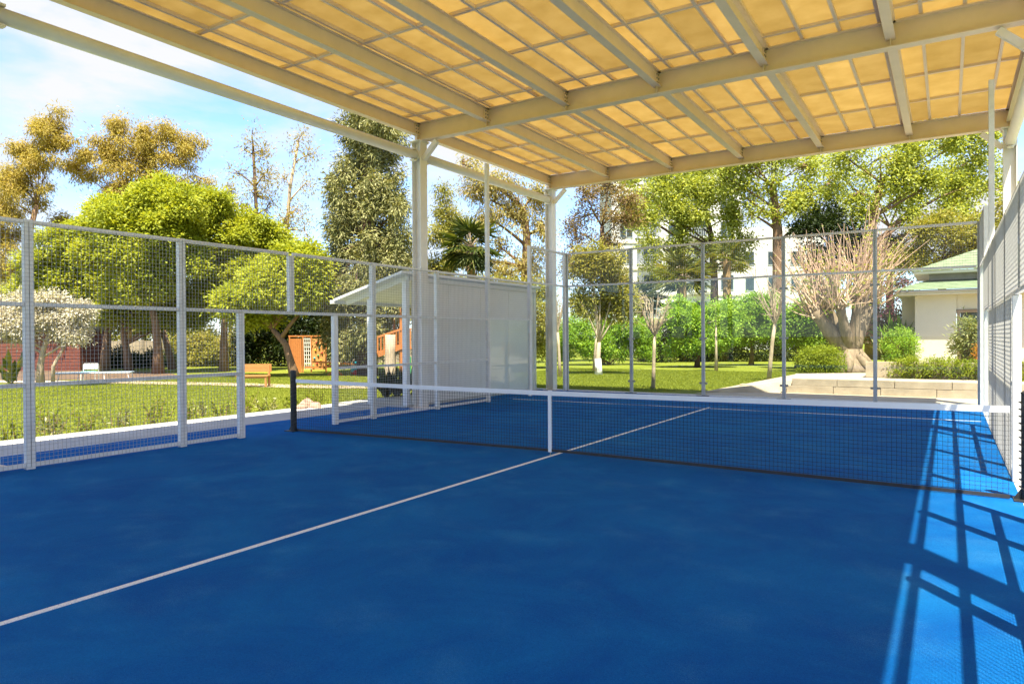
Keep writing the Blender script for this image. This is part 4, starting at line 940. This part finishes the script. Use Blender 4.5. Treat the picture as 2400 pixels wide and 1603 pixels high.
for fl in range(7):
    z = 0.8+fl*2.95
    ob(MB(), -11.55, 3.05, -0.12, -0.002, z+2.32, z+2.5).build('floor_band', M['stucco'], root)
    for k, u in enumerate((-10.6, -8.0, -5.2, -2.4, 0.6)):
        if k in (1, 3):
            sl_ = ob(MB(), u-0.6, u+2.0, -1.3, -0.125, z-0.25, z-0.08).build('balcony', M['white'], root)
            q = MB()
            for i in range(14): ob(q, u-0.55+i*0.19, u-0.50+i*0.19, -1.28, -1.24, z-0.08, z+0.85)
            ob(q, u-0.6, u+2.0, -1.3, -1.22, z+0.852, z+0.9); q.build('railing', M['shutter'], sl_)
        w = ob(MB(), u, u+1.5, -0.06, -0.003, z, z+1.75).build('window', M['shutter'], root)
        ob(MB(), u+0.08, u+0.71, -0.075, -0.062, z+0.08, z+1.67).build('pane', M['window_glass'], w)
        ob(MB(), u+0.79, u+1.42, -0.075, -0.062, z+0.08, z+1.67).build('pane', M['window_glass'], w)
    if fl < 4:
        for u in (4.0, 6.6, 9.2, 11.2):
            w = ob(MB(), u, u+1.1, 1.94, 1.997, z, z+1.6).build('window', M['shutter'], root)
            ob(MB(), u+0.08, u+1.02, 1.925, 1.938, z+0.08, z+1.52).build('pane', M['window_glass'], w)

# ------------------------------------------------------------------ left garden: walls, furniture, playground
root = empty('red_shed', tuple(G(60, 37, GZ)), 'dark red boarded shed behind the white blossom tree', 'shed')
a = G(-120, 37, GZ); b = G(183, 37, GZ); d = unit(b-a); nv = np.array([-d[1], d[0], 0]); LW = float(np.linalg.norm(b-a)); nb = 13
for i in range(nb):
    z0 = GZ+i*0.17
    q = MB(); p0 = a+np.array([0, 0, z0]); p1 = b+np.array([0, 0, z0]); t = nv*0.04
    q.quadbox([p0, p1, p1+t, p0+t, p0+np.array([0, 0, .165])+nv*0.012, p1+np.array([0, 0, .165])+nv*0.012, p1+t+np.array([0, 0, .165]), p0+t+np.array([0, 0, .165])]); q.build('board', M['redwall'], root)
q = MB(); e = np.array([0, 0, GZ+nb*0.17+0.01]); q.quadbox([a+e-nv*0.3-d*0.2, b+e-nv*0.3+d*0.2, b+e+nv*3+d*0.2, a+e+nv*3-d*0.2, a+e-nv*0.3-d*0.2+np.array([0, 0, .08]), b+e-nv*0.3+d*0.2+np.array([0, 0, .08]), b+e+nv*3+d*0.2+np.array([0, 0, .5]), a+e+nv*3-d*0.2+np.array([0, 0, .5])]); q.build('roof', M['gutter'], root)
q = MB(); q.quadbox([a+nv*0.05, b+nv*0.05, b+nv*2.9, a+nv*2.9, a+nv*0.05+e, b+nv*0.05+e, b+nv*2.9+e, a+nv*2.9+e]); q.build('body', M['redwall'], root)
def garden_wall(label, a, b, h, n, mat):
    a = np.array(a); b = np.array(b); root = empty('garden_wall', tuple((a+b)/2), label, 'wall', 'walls round the garden')
    d = unit(b-a); nv = np.array([-d[1], d[0], 0])
    for i in range(n):
        p = a+(b-a)*i/n; q_ = a+(b-a)*(i+1)/n-d*0.02
        mb = MB(); mb.quadbox([p, q_, q_+nv*0.2, p+nv*0.2, p+np.array([0, 0, h]), q_+np.array([0, 0, h]), q_+nv*0.2+np.array([0, 0, h]), p+nv*0.2+np.array([0, 0, h])]); mb.build('wall_panel', M[mat], root)
        mb = MB(); mb.bar(p-nv*0.05, p-nv*0.05+np.array([0, 0, h+0.06]), 0.16); mb.build('pier', M[mat], root)
    return root
garden_wall('pale beige wall behind the black-green hedge', G(180, 43, GZ), G(470, 44, GZ), 1.55, 6, 'beigewall')
garden_wall('pale wall behind the wooden playground', G(740, 46, GZ), G(1010, 46, GZ), 2.0, 6, 'beigewall')

# bench
o = np.array([-15.25, 7.05, GZ]); ang = math.atan2(0.53, 0.848)
root = empty('park_bench', tuple(o), 'wooden bench with a backrest beside the sand path', 'bench')
ux = np.array([math.cos(0.62), math.sin(0.62), 0]); uy = np.array([-ux[1], ux[0], 0])
def lb_(mb, u0, u1, v0, v1, z0, z1, o=None, U=None, V=None):
    o_ = o if o is not None else bo; U_ = U if U is not None else ux; V_ = V if V is not None else uy
    q = lambda u, v, z: tuple(o_+U_*u+V_*v+np.array([0, 0, z]))
    mb.quadbox([q(u0, v0, z0), q(u1, v0, z0), q(u1, v1, z0), q(u0, v1, z0), q(u0, v0, z1), q(u1, v0, z1), q(u1, v1, z1), q(u0, v1, z1)]); return mb
bo = o
for i in range(3): lb_(MB(), -0.52, 0.52, i*0.14, i*0.14+0.13, 0.36, 0.40).build('seat_slat', M['benchwood'], root)
for i in range(2): lb_(MB(), -0.42, 0.52, 0.47, 0.50, 0.50+i*0.135, 0.50+i*0.135+0.13).build('back_slat', M['benchwood'], root)
for u in (-0.48, 0.42):
    lb_(MB(), u, u+0.06, 0.02, 0.08, 0, 0.358).build('leg', M['benchwood'], root); lb_(MB(), u, u+0.06, 0.40, 0.465, 0, 0.74 if u > 0 else 0.74).build('leg', M['benchwood'], root)
lb_(MB(), -0.45, 0.45, 0.03, 0.07, 0.30, 0.355).build('apron', M['benchwood'], root)

# low table with thin legs and a folding chair frame
o = G(212, 26.5, GZ); U = unit(np.array([RT[0]*0.96+FW[0]*0.28, RT[1]*0.96+FW[1]*0.28, 0])); V = np.array([-U[1], U[0], 0])
root = empty('garden_table', tuple(o), 'long low table with pale blue top and thin white legs', 'table')
lb_(MB(), -1.3, 1.35, -0.35, 0.35, 0.36, 0.40, o, U, V).build('table_top', M['tabletop'], root, 0.006)
for u in (-1.2, -0.4, 0.45, 1.25):
    for vv in (-0.3, 0.3):
        mb = MB(); mb.tube([o+U*u+V*vv+np.array([0, 0, 0.358]), o+U*(u*1.06)+V*vv*1.1+np.array([0, 0, 0.0])], 0.016, 6); mb.build('leg', M['fence'], root)
o2 = G(208, 28.2, GZ); root = empty('folding_chair', tuple(o2), 'white tubular chair behind the low blue table', 'chair')
mb = MB(); mb.tube([o2+U*-0.27, o2+U*-0.27+np.array([0, 0, 0.62]), o2+U*-0.24+np.array([0, 0, 0.66]), o2+U*0.24+np.array([0, 0, 0.66]), o2+U*0.27+np.array([0, 0, 0.62]), o2+U*0.27], 0.016, 6); mb.build('frame', M['fence'], root)
mb = MB(); lb_(mb, -0.24, 0.24, -0.01, 0.01, 0.45, 0.63, o2, U, V); mb.build('backrest', M['sheltertrim'], root)
mb = MB(); lb_(mb, -0.25, 0.25, -0.45, -0.02, 0.34, 0.37, o2, U, V); mb.build('seat', M['turquoise'], root)
for u in (-0.24, 0.24):
    mb = MB(); mb.tube([o2+U*u+V*-0.43+np.array([0, 0, 0.338]), o2+U*u*1.05+V*-0.43], 0.014, 6); mb.build('leg', M['fence'], root)

# climbing frame: plank panel, rope ladder, plywood wall with holds
o = G(705, 33.5, GZ); U = unit(np.array([RT[0]*0.9+FW[0]*0.43, RT[1]*0.9+FW[1]*0.43, 0])); V = np.array([-U[1], U[0], 0])
root = empty('climbing_frame', tuple(o), 'orange wooden climbing frame with rope net and coloured holds', 'climbing frame')
for i in range(6): lb_(MB(), -0.82+i*0.09, -0.82+i*0.09+0.085, -0.03, 0.03, 0.0, 1.62, o, U, V).build('plank', M['wood'], root)
lb_(MB(), 0.18, 0.82, -0.03, 0.03, 0.12, 1.62, o, U, V).build('climbing_board', M['board'], root)
for u in (-0.86, -0.25, 0.14, 0.84): lb_(MB(), u, u+0.05, -0.07, 0.07, -0.02, 1.70, o, U, V).build('post', M['wood'], root)
lb_(MB(), -0.88, 0.92, -0.05, 0.05, 1.702, 1.77, o, U, V).build('top_rail', M['wood'], root)
lb_(MB(), -0.2, 1.6, -0.5, -0.38, 0.22, 0.30, o, U, V).build('balance_beam', M['wood'], root)
mb = MB()
for i in range(4): mb.tube([o+U*(-0.17+i*0.095)+np.array([0, 0, 1.70]), o+U*(-0.17+i*0.095)+V*-0.25+np.array([0, 0, 0.15])], 0.016, 4)
for i in range(8):
    t = (i+0.5)/8; mb.tube([o+U*-0.19+V*-0.25*t+np.array([0, 0, 1.70-1.55*t]), o+U*0.13+V*-0.25*t+np.array([0, 0, 1.70-1.55*t])], 0.016, 4)
mb.build('rope_net', M['rope'], root)
for i in range(10):
    p = o+U*(0.26+0.48*((i*0.37) % 1))+V*-0.05+np.array([0, 0, 0.3+0.125*i])
    mb = MB(); mb.tube([p+V*0.02, p+V*-0.02, p+V*-0.05], [0.05, 0.045, 0.02], 7); mb.build('hold', M[('green', 'red', 'yellowp', 'turquoise')[i % 4]], root)
# seesaw / log seat
o = G(768, 30.5, GZ); root = empty('seesaw', tuple(o), 'low orange wooden seesaw on crossed legs, right of the climbing frame', 'seesaw')
mb = MB(); mb.bar(o+U*-0.95+np.array([0, 0, 0.62]), o+U*1.5+np.array([0, 0, 0.42]), 0.16, 0.07); mb.build('plank', M['wood'], root)
for s in (-1, 1):
    mb = MB(); mb.bar(o+U*(-0.3*s)+V*0.1*s+np.array([0, 0, 0.0]), o+U*0.3*s+V*0.1*s+np.array([0, 0, 0.50]), 0.07); mb.build('leg', M['wood'], root)
mb = MB(); mb.tube([o+U*1.0+np.array([0, 0, 0.50]), o+U*1.0+np.array([0, 0, 0.86])], 0.03, 6); mb.build('handle', M['yellowp'], root)
# play tower with stair and railings
o = G(925, 29, GZ); root = empty('play_tower', tuple(o), 'wooden play tower with slanting railing behind the shelter', 'play tower')
for u in (-0.15, 0.9):
    for vv in (0, 1.0): lb_(MB(), u, u+0.11, vv, vv+0.11, 0, 3.0 if u < 0 else 2.6, o, U, V).build('post', M['wood'], root)
lb_(MB(), -0.2, 1.05, -0.05, 1.15, 1.15, 1.22, o, U, V).build('platform', M['wood'], root)
mb = MB(); mb.bar(o+U*-1.1+np.array([0, 0, 0.95]), o+U*-0.1+np.array([0, 0, 1.25]), 0.08, 0.22); mb.build('ramp', M['wood'], root)
mb = MB(); mb.bar(o+U*-1.1+np.array([0, 0, 1.65]), o+U*-0.1+np.array([0, 0, 1.98]), 0.06, 0.08); mb.build('handrail', M['wood'], root)
for i in range(8):
    t = i/7.5; p = o+U*(-1.08+0.98*t)+np.array([0, 0, 1.05+0.30*t]); mb = MB(); mb.bar(p, p+np.array([0, 0, 0.6]), 0.05); mb.build('baluster', M['wood'], root)
for i in range(7): lb_(MB(), 0.0+i*0.13, 0.06+i*0.13, -0.02, 0.02, 1.222, 1.95, o, U, V).build('baluster', M['wood'], root)
lb_(MB(), -0.04, 0.9, -0.03, 0.03, 1.952, 2.02, o, U, V).build('handrail', M['wood'], root)
for s in (0.1, 0.5): 
    mb = MB(); mb.tube([o+U*s+V*-0.6, o+U*s+V*-0.6+np.array([0, 0, 0.85])], 0.04, 8); mb.build('green_stake', M['green'], root)
# pale tree stump panel and turquoise toy
o = G(893, 28.3, GZ); root = empty('cut_trunk', tuple(o), 'thick pale cut tree trunk beside the play tower', 'tree trunk')
mb = MB(); mb.tube([o, o+np.array([0, 0, 0.3]), o+np.array([0.02, 0, 1.0]), o+np.array([0.05, 0, 1.75])], [0.30, 0.23, 0.20, 0.21], 14); mb.build('bole', M['palebark'], root, smooth=True)
o = G(826, 31, GZ); root = empty('toy_car', tuple(o), 'turquoise ride-on toy on the playground lawn', 'toy')
mb = MB(); mb.poly([o+U*-0.35+np.array([0, 0, .12]), o+U*0.3+np.array([0, 0, .12]), o+U*0.34+np.array([0, 0, .38]), o+U*0.12+np.array([0, 0, .42]), o+U*0.02+np.array([0, 0, .62]), o+U*-0.2+np.array([0, 0, .60]), o+U*-0.36+np.array([0, 0, .34])], tuple(V*0.35)); mb.build('body', M['turquoise'], root, 0.03)
for u in (-0.22, 0.2):
    for vv in (-0.03, 0.38):
        mb = MB(); mb.tube([o+U*u+V*(vv-0.03)+np.array([0, 0, .11]), o+U*u+V*(vv+0.03)+np.array([0, 0, .11])], 0.11, 12); mb.build('wheel', M['red'], root)

# rocks by the path
def rock(label, c, r, seed):
    g = np.random.default_rng(seed); mb = MB(); n1, n2 = 7, 5; pts = []
    root_c = np.array(c, float)
    for i in range(n2+1):
        th = math.pi*i/n2
        for k in range(n1):
            a = 2*math.pi*k/n1; f = g.uniform(0.75, 1.2)
            mb.v.append(tuple(root_c+np.array([math.cos(a)*math.sin(th)*r[0]*f, math.sin(a)*math.sin(th)*r[1]*f, math.cos(th)*r[2]*f])))
    for i in range(n2):
        for k in range(n1): mb.f.append((i*n1+k, i*n1+(k+1) % n1, (i+1)*n1+(k+1) % n1, (i+1)*n1+k))
    o = bpy.data.objects.new('rock', None)
    bpy.data.objects.remove(o)
    ob_ = mb.build('rock', M['rock'], None, 0.02); tag(ob_, label, 'rock', 'rocks by the path')
for i, (px, D, r, lab) in enumerate(((702, 16.0, (0.17, 0.16, 0.16), 'pointed pinkish rock behind the net post, tallest of the three'), (690, 15.7, (0.14, 0.13, 0.10), 'pinkish rock nearest to the net post'), (720, 15.9, (0.16, 0.15, 0.11), 'flat pinkish rock at the right of the group'))):
    c = G(px, D, GZ+r[2]*0.55); rock(lab, c, r, 10+i)

# border plants along the path
spots = [(-8.45, -2.75), (-8.6, -2.2), (-8.5, -1.6), (-8.65, -1.0), (-8.5, -0.3), (-8.6, 0.4), (-8.5, 1.1), (-8.6, 1.7), (-8.45, 2.25), (-8.6, 3.1), (-8.8, 3.9), (-9.0, 0.9), (-8.95, -1.9)]
def seen_at(x, y):
    v_ = np.array([x, y, 0.1])-CAM; return float(v_@RT)/float(v_@FW)
spots.sort(key=lambda p: seen_at(*p))
ORD = ['first', 'second', 'third', 'fourth', 'fifth', 'sixth', 'seventh', 'eighth', 'ninth', 'tenth', 'eleventh', 'twelfth', 'thirteenth', 'fourteenth']
for i, (x, y) in enumerate(spots):
    b = np.array([x, y, GZ]); big_ = i in (2, 5, 9)
    root = empty('border_plant', tuple(b), ORD[i]+' leafy border plant along the concrete path, counted from the left', 'plant', 'border plants along the path')
    ps, ds, ns = [], [], []; mb = MB()
    for k in range(14 if big_ else 10):
        az = rng.uniform(0, 6.28); t = rng.uniform(0.1, 0.75); d = unit(np.array([math.cos(az)*t, math.sin(az)*t, 1])); H = rng.uniform(0.22, 0.46)*(1.25 if big_ else 0.9); s = b+np.array([rng.normal()*0.10, rng.normal()*0.10, -0.02])
        mb.tube([s, s+d*H], [0.006, 0.003], 4)
        for j in range(12):
            f = rng.uniform(0.15, 1.0); ps.append(s+d*H*f); ds.append(unit(d*0.7+rdir(1)[0])); ns.append(unit(rdir(1)[0]+np.array([0, 0, .8])))
    mb.build('stem', M['bark'], root)
    leaf_mesh('leaves', np.array(ps), np.array(ds), np.array(ns), 0.085, 0.03, M['l_varieg'] if i % 3 == 1 else M['l_bush'], root)
for i, (px, D) in enumerate(((885, 18.3), (908, 18.6), (930, 18.9))):
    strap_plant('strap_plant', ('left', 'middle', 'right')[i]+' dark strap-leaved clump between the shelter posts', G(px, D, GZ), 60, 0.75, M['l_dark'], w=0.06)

# lawn blades
def lawn(name, label, n, x0, x1, y0, y1, ok):
    p = np.stack([rng.uniform(x0, x1, n), rng.uniform(y0, y1, n), np.full(n, GZ)], 1); p = p[ok(p)]; n = len(p)
    d = unit(np.stack([rng.normal(0, 0.45, n), rng.normal(0, 0.45, n), np.ones(n)], 1)); nr = unit(rdir(n)*np.array([1, 1, 0.2]))
    o = leaf_mesh(name, p, d, nr, 0.05, 0.012, M['l_grass']); tag(o, label, 'grass', kind='stuff')
lawn('lawn_grass', 'short mown lawn grass left of the concrete path', 150000, -24, -8.2, -6, 13, lambda p: (p[:, 0]+p[:, 1]*-0.2 < -7.9))
lawn('lawn_grass', 'short mown lawn grass beyond the end fence', 110000, -12, 0.6, 10.65, 24, lambda p: ((p[:, 0] < -1.9-(p[:, 1] < 12.2)*0.6+(p[:, 1]-11.6)*0.55)) & (p[:, 0] < 0.2))
